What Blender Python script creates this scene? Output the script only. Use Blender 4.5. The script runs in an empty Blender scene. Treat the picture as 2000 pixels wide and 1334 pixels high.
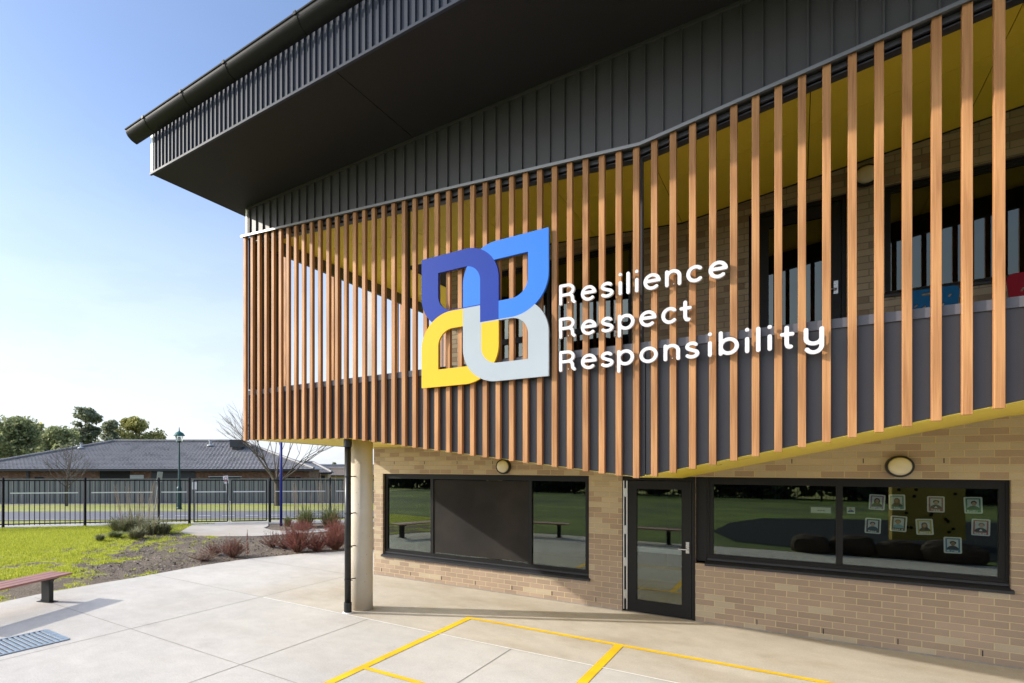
import bpy, bmesh, math, random
from mathutils import Vector, Matrix, noise as mnoise
R = math.radians
PI = math.pi
rng = random.Random(7)
scn = bpy.context.scene
COL = scn.collection

# ------------------------------------------------------------------ site geometry
CAM_H = 2.306
TH = math.atan2(848, 1100)
S, C = math.sin(TH), math.cos(TH)
FWD = Vector((-S, C, 0)); RGT = Vector((C, S, 0))

def gz(dep):
    """the land falls gently beyond the school boundary"""
    return -0.021 * min(max(0.0, dep - 20.0), 45.0)

def gxy(x, y):
    return gz(-S * x + C * y)

def P(px, dep, dz=0.0):
    """a spot on the land by bearing (tangent scale 1100) and distance"""
    lat = (px - 710) / 1100.0 * dep
    p = FWD * dep + RGT * lat
    return Vector((p.x, p.y, gz(dep) + dz))

def G(px, py, z=0.0):
    """ground survey point seen on that bearing and depression"""
    u = (px - 710) / 1100.0; v = (910 - py) / 1100.0
    t = (z - CAM_H) / v
    return (t * (-S + u * C), t * (C + u * S))

def WX(px, Y):
    u = (px - 710) / 1100.0
    return Y * (-S + u * C) / (C + u * S)

def lin(c):
    return tuple(((v / 255 + .055) / 1.055) ** 2.4 if v > 10 else v / 255 / 12.92 for v in c)

# ------------------------------------------------------------------ object helpers
ROOT = {}
def tag(o, label=None, cat=None, group=None, kind=None):
    if label: o['label'] = label
    if cat: o['category'] = cat
    if group: o['group'] = group
    if kind: o['kind'] = kind
    return o

def thing(name, label, cat, loc=(0, 0, 0), group=None):
    o = bpy.data.objects.new(name, None); COL.objects.link(o)
    o.location = loc; o.empty_display_size = .2
    ROOT[o.name] = Vector(loc)
    return tag(o, label, cat, group)

class MB:
    def __init__(s):
        s.v = []; s.f = []; s.uv = None
    def add(s, vs, fs):
        n = len(s.v); s.v += [tuple(p) for p in vs]; s.f += [tuple(i + n for i in f) for f in fs]
    def box(s, x0, x1, y0, y1, z0, z1):
        vs = [(x, y, z) for z in (z0, z1) for y in (y0, y1) for x in (x0, x1)]
        s.add(vs, [(0, 2, 3, 1), (4, 5, 7, 6), (0, 1, 5, 4), (2, 6, 7, 3), (0, 4, 6, 2), (1, 3, 7, 5)])
        return s
    def obox(s, c, ax, ay, az, hx, hy, hz):
        c = Vector(c); vs = []
        for k in (-1, 1):
            for j in (-1, 1):
                for i in (-1, 1):
                    vs.append(c + Vector(ax) * (i * hx) + Vector(ay) * (j * hy) + Vector(az) * (k * hz))
        s.add(vs, [(0, 2, 3, 1), (4, 5, 7, 6), (0, 1, 5, 4), (2, 6, 7, 3), (0, 4, 6, 2), (1, 3, 7, 5)])
        return s
    def quad(s, a, b, c, d):
        s.add([a, b, c, d], [(0, 1, 2, 3)]); return s
    def tube(s, p0, p1, r0, r1=None, n=10, cap=True):
        p0 = Vector(p0); p1 = Vector(p1); r1 = r0 if r1 is None else r1
        d = (p1 - p0).normalized()
        a = d.orthogonal().normalized(); b = d.cross(a)
        vs = []
        for p, r in ((p0, r0), (p1, r1)):
            for k in range(n):
                t = 2 * PI * k / n
                vs.append(p + (a * math.cos(t) + b * math.sin(t)) * r)
        fs = [(k, (k + 1) % n, n + (k + 1) % n, n + k) for k in range(n)]
        if cap: fs += [tuple(reversed(range(n))), tuple(range(n, 2 * n))]
        s.add(vs, fs); return s
    def lathe(s, prof, origin, axis=(0, 0, 1), n=24):
        o = Vector(origin); d = Vector(axis).normalized(); a = d.orthogonal().normalized(); b = d.cross(a)
        vs = []
        for r, h in prof:
            for k in range(n):
                t = 2 * PI * k / n
                vs.append(o + d * h + (a * math.cos(t) + b * math.sin(t)) * r)
        fs = []
        for i in range(len(prof) - 1):
            for k in range(n):
                fs.append((i * n + k, i * n + (k + 1) % n, (i + 1) * n + (k + 1) % n, (i + 1) * n + k))
        fs.append(tuple(reversed(range(n)))); fs.append(tuple(range((len(prof) - 1) * n, len(prof) * n)))
        s.add(vs, fs); return s
    def prism_y(s, poly, y0, y1):
        """polygon of (x,z), extruded along y"""
        n = len(poly)
        vs = [(x, y0, z) for x, z in poly] + [(x, y1, z) for x, z in poly]
        fs = [tuple(range(n)), tuple(reversed(range(n, 2 * n)))]
        fs += [((k + 1) % n, k, n + k, n + (k + 1) % n) for k in range(n)]
        s.add(vs, fs); return s
    def prism_x(s, poly, x0, x1):
        n = len(poly)
        vs = [(x0, y, z) for y, z in poly] + [(x1, y, z) for y, z in poly]
        fs = [tuple(range(n)), tuple(reversed(range(n, 2 * n)))]
        fs += [((k + 1) % n, k, n + k, n + (k + 1) % n) for k in range(n)]
        s.add(vs, fs); return s
    def build(s, name, mat, parent=None, smooth=False, bevel=0, label=None, fix=True):
        me = bpy.data.meshes.new(name)
        off = Vector((0, 0, 0))
        p = parent
        while p is not None:
            if p.name in ROOT: off = ROOT[p.name]; break
            p = p.parent
        me.from_pydata([tuple(Vector(v) - off) for v in s.v], [], s.f)
        if fix:
            bm = bmesh.new(); bm.from_mesh(me)
            bmesh.ops.recalc_face_normals(bm, faces=bm.faces)
            bm.to_mesh(me); bm.free()
        me.materials.append(mat)
        if smooth: me.polygons.foreach_set('use_smooth', [True] * len(me.polygons))
        o = bpy.data.objects.new(name, me); COL.objects.link(o)
        if parent: o.parent = parent
        if bevel:
            m = o.modifiers.new('bevel', 'BEVEL'); m.width = bevel; m.segments = 2; m.limit_method = 'ANGLE'
        if label: o['label'] = label
        return o

def struct(name, mb, mat, **k):
    o = mb.build(name, mat, **k); o['kind'] = 'structure'; return o

def copy_tree(o, parent=None):
    c = o.copy(); COL.objects.link(c)
    if parent: c.parent = parent; c.matrix_parent_inverse = o.matrix_parent_inverse
    for ch in [q for q in KIDS.get(o.name, [])]: copy_tree(ch, c)
    return c
KIDS = {}
def index_kids():
    KIDS.clear()
    for q in bpy.data.objects:
        if q.parent: KIDS.setdefault(q.parent.name, []).append(q)

# ------------------------------------------------------------------ materials
def newmat(name):
    m = bpy.data.materials.new(name); m.use_nodes = True
    nt = m.node_tree; return m, nt, nt.nodes, nt.links, nt.nodes['Principled BSDF']

def M(name, col, rough=.6, var=.12, scale=6., bump=0., bscale=None, metal=0., spec=.5, stretch=(1, 1, 1), rand=0., hue=None, detail=4):
    m, nt, N, L, b = newmat(name)
    col = tuple(col)
    tc = N.new('ShaderNodeTexCoord'); mp = N.new('ShaderNodeMapping'); mp.inputs['Scale'].default_value = stretch
    L.new(tc.outputs['Object'], mp.inputs['Vector'])
    nz = N.new('ShaderNodeTexNoise'); nz.inputs['Scale'].default_value = scale; nz.inputs['Detail'].default_value = detail
    L.new(mp.outputs['Vector'], nz.inputs['Vector'])
    rp = N.new('ShaderNodeMapRange'); rp.inputs['From Min'].default_value = .3; rp.inputs['From Max'].default_value = .7
    rp.inputs['To Min'].default_value = 1 - var; rp.inputs['To Max'].default_value = 1 + var
    L.new(nz.outputs['Fac'], rp.inputs['Value'])
    fac = rp.outputs['Result']
    if rand:
        oi = N.new('ShaderNodeObjectInfo'); r2 = N.new('ShaderNodeMapRange')
        r2.inputs['To Min'].default_value = 1 - rand; r2.inputs['To Max'].default_value = 1 + rand
        L.new(oi.outputs['Random'], r2.inputs['Value'])
        mu = N.new('ShaderNodeMath'); mu.operation = 'MULTIPLY'
        L.new(fac, mu.inputs[0]); L.new(r2.outputs['Result'], mu.inputs[1]); fac = mu.outputs[0]
    vm = N.new('ShaderNodeVectorMath'); vm.operation = 'SCALE'; vm.inputs[0].default_value = col
    L.new(fac, vm.inputs['Scale'])
    out = vm.outputs['Vector']
    if hue:
        n2 = N.new('ShaderNodeTexNoise'); n2.inputs['Scale'].default_value = scale * .37; n2.inputs['Detail'].default_value = 3
        L.new(mp.outputs['Vector'], n2.inputs['Vector'])
        r3 = N.new('ShaderNodeMapRange'); r3.inputs['From Min'].default_value = .4; r3.inputs['From Max'].default_value = .68
        L.new(n2.outputs['Fac'], r3.inputs['Value'])
        mx = N.new('ShaderNodeMix'); mx.data_type = 'RGBA'; mx.inputs['B'].default_value = (*hue, 1)
        L.new(r3.outputs['Result'], mx.inputs['Factor']); L.new(out, mx.inputs['A']); out = mx.outputs['Result']
    L.new(out, b.inputs['Base Color'])
    rr = N.new('ShaderNodeMapRange'); rr.inputs['To Min'].default_value = max(.02, rough - .08); rr.inputs['To Max'].default_value = min(1, rough + .08)
    L.new(nz.outputs['Fac'], rr.inputs['Value']); L.new(rr.outputs['Result'], b.inputs['Roughness'])
    b.inputs['Metallic'].default_value = metal; b.inputs['Specular IOR Level'].default_value = spec
    if bump:
        bn = N.new('ShaderNodeTexNoise'); bn.inputs['Scale'].default_value = bscale or scale * 6; bn.inputs['Detail'].default_value = 5
        L.new(mp.outputs['Vector'], bn.inputs['Vector'])
        bp = N.new('ShaderNodeBump'); bp.inputs['Strength'].default_value = bump; bp.inputs['Distance'].default_value = .01
        L.new(bn.outputs['Fac'], bp.inputs['Height']); L.new(bp.outputs['Normal'], b.inputs['Normal'])
    return m

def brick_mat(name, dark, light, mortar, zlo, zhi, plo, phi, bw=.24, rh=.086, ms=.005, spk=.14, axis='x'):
    """stretcher-bond brick; the share of cream bricks grows with height as the wall is laid"""
    m, nt, N, L, b = newmat(name)
    tc = N.new('ShaderNodeTexCoord'); sx = N.new('ShaderNodeSeparateXYZ'); L.new(tc.outputs['Object'], sx.inputs[0])
    ad = N.new('ShaderNodeMath'); ad.operation = 'ADD'; L.new(sx.outputs['X'], ad.inputs[0]); L.new(sx.outputs['Y'], ad.inputs[1])
    cb = N.new('ShaderNodeCombineXYZ'); L.new(ad.outputs[0], cb.inputs['X']); L.new(sx.outputs['Z'], cb.inputs['Y'])
    br = N.new('ShaderNodeTexBrick'); L.new(cb.outputs[0], br.inputs['Vector'])
    br.inputs['Color1'].default_value = (0, 0, 0, 1); br.inputs['Color2'].default_value = (1, 1, 1, 1); br.inputs['Mortar'].default_value = (0, 0, 0, 1)
    br.inputs['Scale'].default_value = 1; br.inputs['Brick Width'].default_value = bw; br.inputs['Row Height'].default_value = rh
    br.inputs['Mortar Size'].default_value = ms; br.inputs['Mortar Smooth'].default_value = .1; br.offset = .5
    sn = N.new('ShaderNodeMath'); sn.operation = 'SNAP'; sn.inputs[1].default_value = rh; L.new(sx.outputs['Z'], sn.inputs[0])
    pr = N.new('ShaderNodeMapRange'); pr.inputs['From Min'].default_value = zlo; pr.inputs['From Max'].default_value = zhi
    pr.inputs['To Min'].default_value = plo; pr.inputs['To Max'].default_value = phi; L.new(sn.outputs[0], pr.inputs['Value'])
    lt = N.new('ShaderNodeMath'); lt.operation = 'LESS_THAN'; L.new(br.outputs['Color'], lt.inputs[0]); L.new(pr.outputs['Result'], lt.inputs[1])
    nz = N.new('ShaderNodeTexNoise'); nz.inputs['Scale'].default_value = 140; nz.inputs['Detail'].default_value = 3; L.new(tc.outputs['Object'], nz.inputs['Vector'])
    n2 = N.new('ShaderNodeTexNoise'); n2.inputs['Scale'].default_value = 1.3; n2.inputs['Detail'].default_value = 5; L.new(tc.outputs['Object'], n2.inputs['Vector'])
    mx = N.new('ShaderNodeMix'); mx.data_type = 'RGBA'; mx.inputs['A'].default_value = (*dark, 1); mx.inputs['B'].default_value = (*light, 1)
    L.new(lt.outputs[0], mx.inputs['Factor'])
    # tone spread from brick to brick + surface speckle + broad weathering
    t1 = N.new('ShaderNodeMapRange'); t1.inputs['To Min'].default_value = .88; t1.inputs['To Max'].default_value = 1.12; L.new(br.outputs['Color'], t1.inputs['Value'])
    t2 = N.new('ShaderNodeMapRange'); t2.inputs['From Min'].default_value = .3; t2.inputs['From Max'].default_value = .7
    t2.inputs['To Min'].default_value = 1 - spk; t2.inputs['To Max'].default_value = 1 + spk; L.new(nz.outputs['Fac'], t2.inputs['Value'])
    t3 = N.new('ShaderNodeMapRange'); t3.inputs['From Min'].default_value = .3; t3.inputs['From Max'].default_value = .7
    t3.inputs['To Min'].default_value = .9; t3.inputs['To Max'].default_value = 1.08; L.new(n2.outputs['Fac'], t3.inputs['Value'])
    ma = N.new('ShaderNodeMath'); ma.operation = 'MULTIPLY'; L.new(t1.outputs[0], ma.inputs[0]); L.new(t2.outputs[0], ma.inputs[1])
    mb_ = N.new('ShaderNodeMath'); mb_.operation = 'MULTIPLY'; L.new(ma.outputs[0], mb_.inputs[0]); L.new(t3.outputs[0], mb_.inputs[1])
    vs = N.new('ShaderNodeVectorMath'); vs.operation = 'SCALE'; L.new(mx.outputs['Result'], vs.inputs[0]); L.new(mb_.outputs[0], vs.inputs['Scale'])
    mo = N.new('ShaderNodeMix'); mo.data_type = 'RGBA'; mo.inputs['B'].default_value = (*mortar, 1)
    L.new(br.outputs['Fac'], mo.inputs['Factor']); L.new(vs.outputs['Vector'], mo.inputs['A'])
    L.new(mo.outputs['Result'], b.inputs['Base Color']); b.inputs['Roughness'].default_value = .9; b.inputs['Specular IOR Level'].default_value = .25
    h = N.new('ShaderNodeMath'); h.operation = 'MULTIPLY_ADD'; h.inputs[1].default_value = .25; L.new(nz.outputs['Fac'], h.inputs[0])
    iv = N.new('ShaderNodeMath'); iv.operation = 'SUBTRACT'; iv.inputs[0].default_value = 1; L.new(br.outputs['Fac'], iv.inputs[1]); L.new(iv.outputs[0], h.inputs[2])
    bp = N.new('ShaderNodeBump'); bp.inputs['Strength'].default_value = .9; bp.inputs['Distance'].default_value = .008
    L.new(h.outputs[0], bp.inputs['Height']); L.new(bp.outputs['Normal'], b.inputs['Normal'])
    return m

def timber_mat(name, base, dark, rand=.13):
    m, nt, N, L, b = newmat(name)
    tc = N.new('ShaderNodeTexCoord'); oi = N.new('ShaderNodeObjectInfo')
    sc = N.new('ShaderNodeVectorMath'); sc.operation = 'SCALE'; sc.inputs[0].default_value = (13.7, 5.1, 31.0); L.new(oi.outputs['Random'], sc.inputs['Scale'])
    av = N.new('ShaderNodeVectorMath'); av.operation = 'ADD'; L.new(tc.outputs['Object'], av.inputs[0]); L.new(sc.outputs[0], av.inputs[1])
    mp = N.new('ShaderNodeMapping'); mp.inputs['Scale'].default_value = (95, 95, 2.2); L.new(av.outputs[0], mp.inputs['Vector'])
    nz = N.new('ShaderNodeTexNoise'); nz.inputs['Scale'].default_value = 1; nz.inputs['Detail'].default_value = 5; nz.inputs['Distortion'].default_value = .8; L.new(mp.outputs[0], nz.inputs['Vector'])
    m2 = N.new('ShaderNodeMapping'); m2.inputs['Scale'].default_value = (15, 15, .5); L.new(av.outputs[0], m2.inputs['Vector'])
    wv = N.new('ShaderNodeTexWave'); wv.wave_type = 'RINGS'; wv.inputs['Scale'].default_value = 2.2; wv.inputs['Distortion'].default_value = 3; wv.inputs['Detail'].default_value = 2
    L.new(m2.outputs[0], wv.inputs['Vector'])
    md = N.new('ShaderNodeMath'); md.operation = 'MULTIPLY_ADD'; md.inputs[1].default_value = .35; L.new(wv.outputs['Fac'], md.inputs[0]); L.new(nz.outputs['Fac'], md.inputs[2])
    mr = N.new('ShaderNodeMapRange'); mr.inputs['From Min'].default_value = .4; mr.inputs['From Max'].default_value = 1.0; L.new(md.outputs[0], mr.inputs['Value'])
    mx = N.new('ShaderNodeMix'); mx.data_type = 'RGBA'; mx.inputs['A'].default_value = (*base, 1); mx.inputs['B'].default_value = (*dark, 1); L.new(mr.outputs[0], mx.inputs['Factor'])
    r2 = N.new('ShaderNodeMapRange'); r2.inputs['To Min'].default_value = 1 - rand; r2.inputs['To Max'].default_value = 1 + rand; L.new(oi.outputs['Random'], r2.inputs['Value'])
    vs = N.new('ShaderNodeVectorMath'); vs.operation = 'SCALE'; L.new(mx.outputs['Result'], vs.inputs[0]); L.new(r2.outputs[0], vs.inputs['Scale'])
    L.new(vs.outputs[0], b.inputs['Base Color']); b.inputs['Roughness'].default_value = .55; b.inputs['Specular IOR Level'].default_value = .3
    return m

def glass_mat(name, tint, gain=1.5):
    m, nt, N, L, b = newmat(name); N.remove(b)
    fr = N.new('ShaderNodeFresnel'); fr.inputs['IOR'].default_value = 1.52
    mu = N.new('ShaderNodeMath'); mu.operation = 'MULTIPLY'; mu.inputs[1].default_value = gain; mu.use_clamp = True; L.new(fr.outputs[0], mu.inputs[0])
    tr = N.new('ShaderNodeBsdfTransparent'); tr.inputs['Color'].default_value = (*tint, 1)
    gl = N.new('ShaderNodeBsdfGlossy'); gl.inputs['Roughness'].default_value = .005; gl.inputs['Color'].default_value = (.90, .96, .86, 1)
    ms = N.new('ShaderNodeMixShader'); L.new(mu.outputs[0], ms.inputs['Fac']); L.new(tr.outputs[0], ms.inputs[1]); L.new(gl.outputs[0], ms.inputs[2])
    L.new(ms.outputs[0], N['Material Output'].inputs['Surface'])
    return m

def concrete_mat():
    m, nt, N, L, b = newmat('broomed_concrete')
    tc = N.new('ShaderNodeTexCoord')
    def nse(scale, det, st=(1, 1, 1), rough=.5):
        mp = N.new('ShaderNodeMapping'); mp.inputs['Scale'].default_value = st; L.new(tc.outputs['Object'], mp.inputs['Vector'])
        n = N.new('ShaderNodeTexNoise'); n.inputs['Scale'].default_value = scale; n.inputs['Detail'].default_value = det; n.inputs['Roughness'].default_value = rough
        L.new(mp.outputs[0], n.inputs['Vector']); return n.outputs['Fac']
    def rng_(src, a, b_, lo, hi):
        r = N.new('ShaderNodeMapRange'); r.inputs['From Min'].default_value = a; r.inputs['From Max'].default_value = b_
        r.inputs['To Min'].default_value = lo; r.inputs['To Max'].default_value = hi; L.new(src, r.inputs['Value']); return r.outputs[0]
    def mul(a, b_):
        q = N.new('ShaderNodeMath'); q.operation = 'MULTIPLY'; L.new(a, q.inputs[0]); L.new(b_, q.inputs[1]); return q.outputs[0]
    broad = rng_(nse(.45, 5, rough=.6), .3, .7, .87, 1.08)
    fine = mul(rng_(nse(60, 3), .3, .7, .90, 1.09), rng_(nse(170, 2), .3, .7, .92, 1.07))
    broom = rng_(nse(9, 4, (1.2, 16, 1)), .3, .7, .95, 1.045)
    mott = rng_(nse(3.2, 6, rough=.68), .3, .72, .9, 1.06)
    spots = rng_(nse(2.1, 2, rough=.4), .22, .33, .91, 1)
    scuff = rng_(nse(5.5, 7, (.35, 3.2, 1), .75), .64, .74, 1, .86)
    f = mul(mul(mul(broad, fine), mul(broom, mott)), mul(spots, scuff))
    # tan slab next to the building, greyer slabs out in the yard
    sx = N.new('ShaderNodeSeparateXYZ'); L.new(tc.outputs['Object'], sx.inputs[0])
    tan = mul(rng_(sx.outputs['Y'], 6.74, 6.76, 0, 1), rng_(sx.outputs['X'], -8.3, -6.9, 0, 1))
    stain = rng_(nse(.8, 5, (1, 1.6, 1), .62), .47, .75, 0, .75)
    mx = N.new('ShaderNodeMix'); mx.data_type = 'RGBA'; mx.inputs['A'].default_value = (.545, .522, .485, 1); mx.inputs['B'].default_value = (.53, .485, .415, 1); L.new(tan, mx.inputs['Factor'])
    m2 = N.new('ShaderNodeMix'); m2.data_type = 'RGBA'; m2.inputs['B'].default_value = (.40, .325, .235, 1); L.new(mx.outputs['Result'], m2.inputs['A'])
    tt = N.new('ShaderNodeMath'); tt.operation = 'MULTIPLY_ADD'; tt.inputs[1].default_value = .75; tt.inputs[2].default_value = .25; L.new(tan, tt.inputs[0])
    L.new(mul(stain, tt.outputs[0]), m2.inputs['Factor'])
    vs = N.new('ShaderNodeVectorMath'); vs.operation = 'SCALE'; L.new(m2.outputs['Result'], vs.inputs[0]); L.new(f, vs.inputs['Scale'])
    L.new(vs.outputs[0], b.inputs['Base Color']); b.inputs['Roughness'].default_value = .85; b.inputs['Specular IOR Level'].default_value = .3
    bp = N.new('ShaderNodeBump'); bp.inputs['Strength'].default_value = .35; bp.inputs['Distance'].default_value = .004
    L.new(nse(11, 4, (1.2, 20, 1)), bp.inputs['Height']); L.new(bp.outputs[0], b.inputs['Normal'])
    return m

def ground_mat():
    """lawn thinning to mulch; the sown area is a mesh attribute, broken up by noise"""
    m, nt, N, L, b = newmat('lawn_and_mulch')
    at = N.new('ShaderNodeAttribute'); at.attribute_name = 'sown'
    tc = N.new('ShaderNodeTexCoord')
    def nse(scale, det, rough=.55):
        n = N.new('ShaderNodeTexNoise'); n.inputs['Scale'].default_value = scale; n.inputs['Detail'].default_value = det; n.inputs['Roughness'].default_value = rough
        L.new(tc.outputs['Object'], n.inputs['Vector']); return n.outputs['Fac']
    def ramp(src, pts):
        r = N.new('ShaderNodeValToRGB'); L.new(src, r.inputs['Fac'])
        while len(r.color_ramp.elements) < len(pts): r.color_ramp.elements.new(.5)
        for e, (p, c) in zip(r.color_ramp.elements, pts): e.position = p; e.color = (*c, 1)
        return r.outputs['Color']
    grass = ramp(nse(4.5, 6, .7), [(.25, (.20, .235, .03)), (.5, (.36, .385, .04)), (.75, (.48, .46, .09))])
    mulch = ramp(nse(34, 5, .75), [(.3, (.07, .058, .048)), (.48, (.165, .14, .115)), (.62, (.26, .225, .19)), (.8, (.40, .355, .31))])
    mb2 = ramp(nse(.9, 4), [(.35, (.85, .82, .8)), (.7, (1.25, 1.2, 1.12))])
    mm = N.new('ShaderNodeMix'); mm.data_type = 'RGBA'; mm.blend_type = 'MULTIPLY'; mm.inputs['Factor'].default_value = 1; L.new(mulch, mm.inputs['A']); L.new(mb2, mm.inputs['B'])
    ad = N.new('ShaderNodeMath'); ad.operation = 'MULTIPLY_ADD'; ad.inputs[1].default_value = .55; L.new(nse(7, 5, .7), ad.inputs[0]); L.new(at.outputs['Fac'], ad.inputs[2])
    st = N.new('ShaderNodeMapRange'); st.inputs['From Min'].default_value = .72; st.inputs['From Max'].default_value = .86; L.new(ad.outputs[0], st.inputs['Value'])
    mx = N.new('ShaderNodeMix'); mx.data_type = 'RGBA'; L.new(st.outputs[0], mx.inputs['Factor']); L.new(mm.outputs['Result'], mx.inputs['A']); L.new(grass, mx.inputs['B'])
    L.new(mx.outputs['Result'], b.inputs['Base Color']); b.inputs['Roughness'].default_value = 1; b.inputs['Specular IOR Level'].default_value = .1
    bp = N.new('ShaderNodeBump'); bp.inputs['Strength'].default_value = 1; bp.inputs['Distance'].default_value = .03
    L.new(nse(30, 4, .7), bp.inputs['Height']); L.new(bp.outputs[0], b.inputs['Normal'])
    return m

def leaf_mat(name, a, bcol, trans=.25):
    m, nt, N, L, b = newmat(name)
    ge = N.new('ShaderNodeNewGeometry')
    mx = N.new('ShaderNodeMix'); mx.data_type = 'RGBA'; mx.inputs['A'].default_value = (*a, 1); mx.inputs['B'].default_value = (*bcol, 1)
    L.new(ge.outputs['Random Per Island'], mx.inputs['Factor']); L.new(mx.outputs['Result'], b.inputs['Base Color'])
    b.inputs['Roughness'].default_value = .6; b.inputs['Specular IOR Level'].default_value = .3
    tl = N.new('ShaderNodeBsdfTranslucent'); L.new(mx.outputs['Result'], tl.inputs['Color'])
    ms = N.new('ShaderNodeMixShader'); ms.inputs['Fac'].default_value = trans; L.new(b.outputs[0], ms.inputs[1]); L.new(tl.outputs[0], ms.inputs[2])
    L.new(ms.outputs[0], N['Material Output'].inputs['Surface'])
    return m

def tile_mat():
    m, nt, N, L, b = newmat('roof_tiles')
    tc = N.new('ShaderNodeTexCoord'); 
    nz = N.new('ShaderNodeTexNoise'); nz.inputs['Scale'].default_value = .9; nz.inputs['Detail'].default_value = 6; L.new(tc.outputs['Object'], nz.inputs['Vector'])
    n2 = N.new('ShaderNodeTexNoise'); n2.inputs['Scale'].default_value = 7; n2.inputs['Detail'].default_value = 2; L.new(tc.outputs['Object'], n2.inputs['Vector'])
    ad = N.new('ShaderNodeMath'); ad.operation = 'ADD'; L.new(nz.outputs['Fac'], ad.inputs[0]); L.new(n2.outputs['Fac'], ad.inputs[1])
    r = N.new('ShaderNodeValToRGB'); r.color_ramp.elements[0].position = .7; r.color_ramp.elements[0].color = (.125, .122, .13, 1)
    r.color_ramp.elements[1].position = 1.0; r.color_ramp.elements[1].color = (.225, .22, .228, 1); 
    L.new(ad.outputs[0], r.inputs['Fac'])
    L.new(r.outputs['Color'], b.inputs['Base Color']); b.inputs['Roughness'].default_value = .55
    return m

def worn_paint():
    m, nt, N, L, b = newmat('yellow_line_paint')
    tc = N.new('ShaderNodeTexCoord')
    n = N.new('ShaderNodeTexNoise'); n.inputs['Scale'].default_value = 34; n.inputs['Detail'].default_value = 7; n.inputs['Roughness'].default_value = .75; L.new(tc.outputs['Object'], n.inputs['Vector'])
    n2 = N.new('ShaderNodeTexNoise'); n2.inputs['Scale'].default_value = 2.2; n2.inputs['Detail'].default_value = 3; L.new(tc.outputs['Object'], n2.inputs['Vector'])
    a = N.new('ShaderNodeMath'); a.operation = 'MULTIPLY_ADD'; a.inputs[1].default_value = .35; L.new(n2.outputs['Fac'], a.inputs[0]); L.new(n.outputs['Fac'], a.inputs[2])
    r = N.new('ShaderNodeMapRange'); r.inputs['From Min'].default_value = .84; r.inputs['From Max'].default_value = .92; L.new(a.outputs[0], r.inputs['Value'])
    r2 = N.new('ShaderNodeMapRange'); r2.inputs['From Min'].default_value = .3; r2.inputs['From Max'].default_value = .7; r2.inputs['To Min'].default_value = .8; r2.inputs['To Max'].default_value = 1.08; L.new(n2.outputs['Fac'], r2.inputs['Value'])
    v = N.new('ShaderNodeVectorMath'); v.operation = 'SCALE'; v.inputs[0].default_value = (.86, .54, .008); L.new(r2.outputs[0], v.inputs['Scale'])
    x = N.new('ShaderNodeMix'); x.data_type = 'RGBA'; x.inputs['B'].default_value = (.45, .40, .32, 1); L.new(r.outputs[0], x.inputs['Factor']); L.new(v.outputs[0], x.inputs['A'])
    L.new(x.outputs['Result'], b.inputs['Base Color']); b.inputs['Roughness'].default_value = .7
    return m
T = {}
T['concrete'] = concrete_mat()
T['ground'] = ground_mat()
T['verge'] = M('verge_grass', (.235, .265, .035), .95, .3, 3., 1.0, 30, hue=(.30, .27, .09))
T['asphalt'] = M('asphalt', (.135, .135, .155), .85, .12, 4., .3, 200)
T['path'] = M('pale_concrete', (.46, .43, .385), .85, .1, 1.5, .15, 90, hue=(.42, .36, .29))
T['foot'] = M('footpath_concrete', (.38, .365, .35), .85, .08, 1.5, .15, 90)
T['kerb'] = M('kerb_concrete', (.36, .35, .33), .85, .1, 3., .2)
T['joint'] = M('joint_filler', (.26, .235, .205), .9, .2, 8)
T['sealant'] = M('white_sealant', (.78, .78, .76), .6, .12, 25)
T['yellow_line'] = worn_paint()
T['brick'] = brick_mat('pale_brown_brick', (.328, .246, .184), (.46, .38, .272), (.54, .43, .262), .95, 2.3, .10, .74)
T['brick_up'] = brick_mat('shade_toned_cream_brick', (.22, .165, .115), (.34, .28, .195), (.2, .165, .12), 3, 6, .8, .85)  # balcony shade worked into darker brick and mortar tones
T['brick_house'] = brick_mat('house_brown_brick', (.13, .068, .048), (.21, .12, .085), (.25, .2, .17), 0, 3, .4, .4)
T['panel'] = M('charcoal_panel', (.047, .048, .055), .5, .07, 2.5, .02, 60)
T['cap'] = M('charcoal_capping', (.085, .086, .1), .38, .06, 3)
T['clad'] = M('grey_metal_cladding', (.055, .0535, .052), .45, .05, 2, metal=.15)
T['flash'] = M('grey_metal_flashing', (.20, .20, .195), .35, .05, 2, metal=.5)
T['fascia'] = M('blue_grey_ribbed_steel', (.036, .043, .062), .5, .05, 2, spec=.12)
T['gutter'] = M('black_gutter', (.011, .011, .012), .5, .06, 2, spec=.18)
T['soffit'] = M('dark_soffit_sheet', (.0125, .012, .0125), .65, .05, 1.2, spec=.3)
T['trim'] = M('glare_white_trim', (.82, .82, .82), .4, .04, 2)  # white base colour stands in for sun glare on the trim
T['yellow'] = M('yellow_soffit_paint', (.94, .73, .065), .3, .04, 1.2, spec=.8)
T['yellow_in'] = M('yellow_ceiling_paint', (.92, .70, .055), .5, .05, 1.0)
T['beam'] = M('dark_steel_beam', (.07, .072, .08), .45, .08, 3, metal=.3)
T['dark'] = M('dark_gap', (.012, .012, .013), .9, .1)
T['frame'] = M('black_window_frame', (.010, .0095, .0095), .45, .08, 4, spec=.22)
T['sill'] = M('dark_sill', (.026, .027, .032), .45, .08, 5, spec=.35)
T['glass'] = glass_mat('tinted_glass', (.86, .90, .88), 2.2)
T['glass_dark'] = glass_mat('dark_upper_glass', (.2, .23, .23), 2.3)
T['screen'] = M('fly_screen_mesh', (.021, .0175, .015), .75, .3, 3, .3, 260, hue=(.011, .0095, .009), spec=.25)
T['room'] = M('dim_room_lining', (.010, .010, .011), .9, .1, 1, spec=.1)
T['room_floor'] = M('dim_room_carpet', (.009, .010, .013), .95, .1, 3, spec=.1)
T['alu'] = M('brushed_aluminium', (.62, .62, .61), .32, .05, 8, metal=.8)
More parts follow.
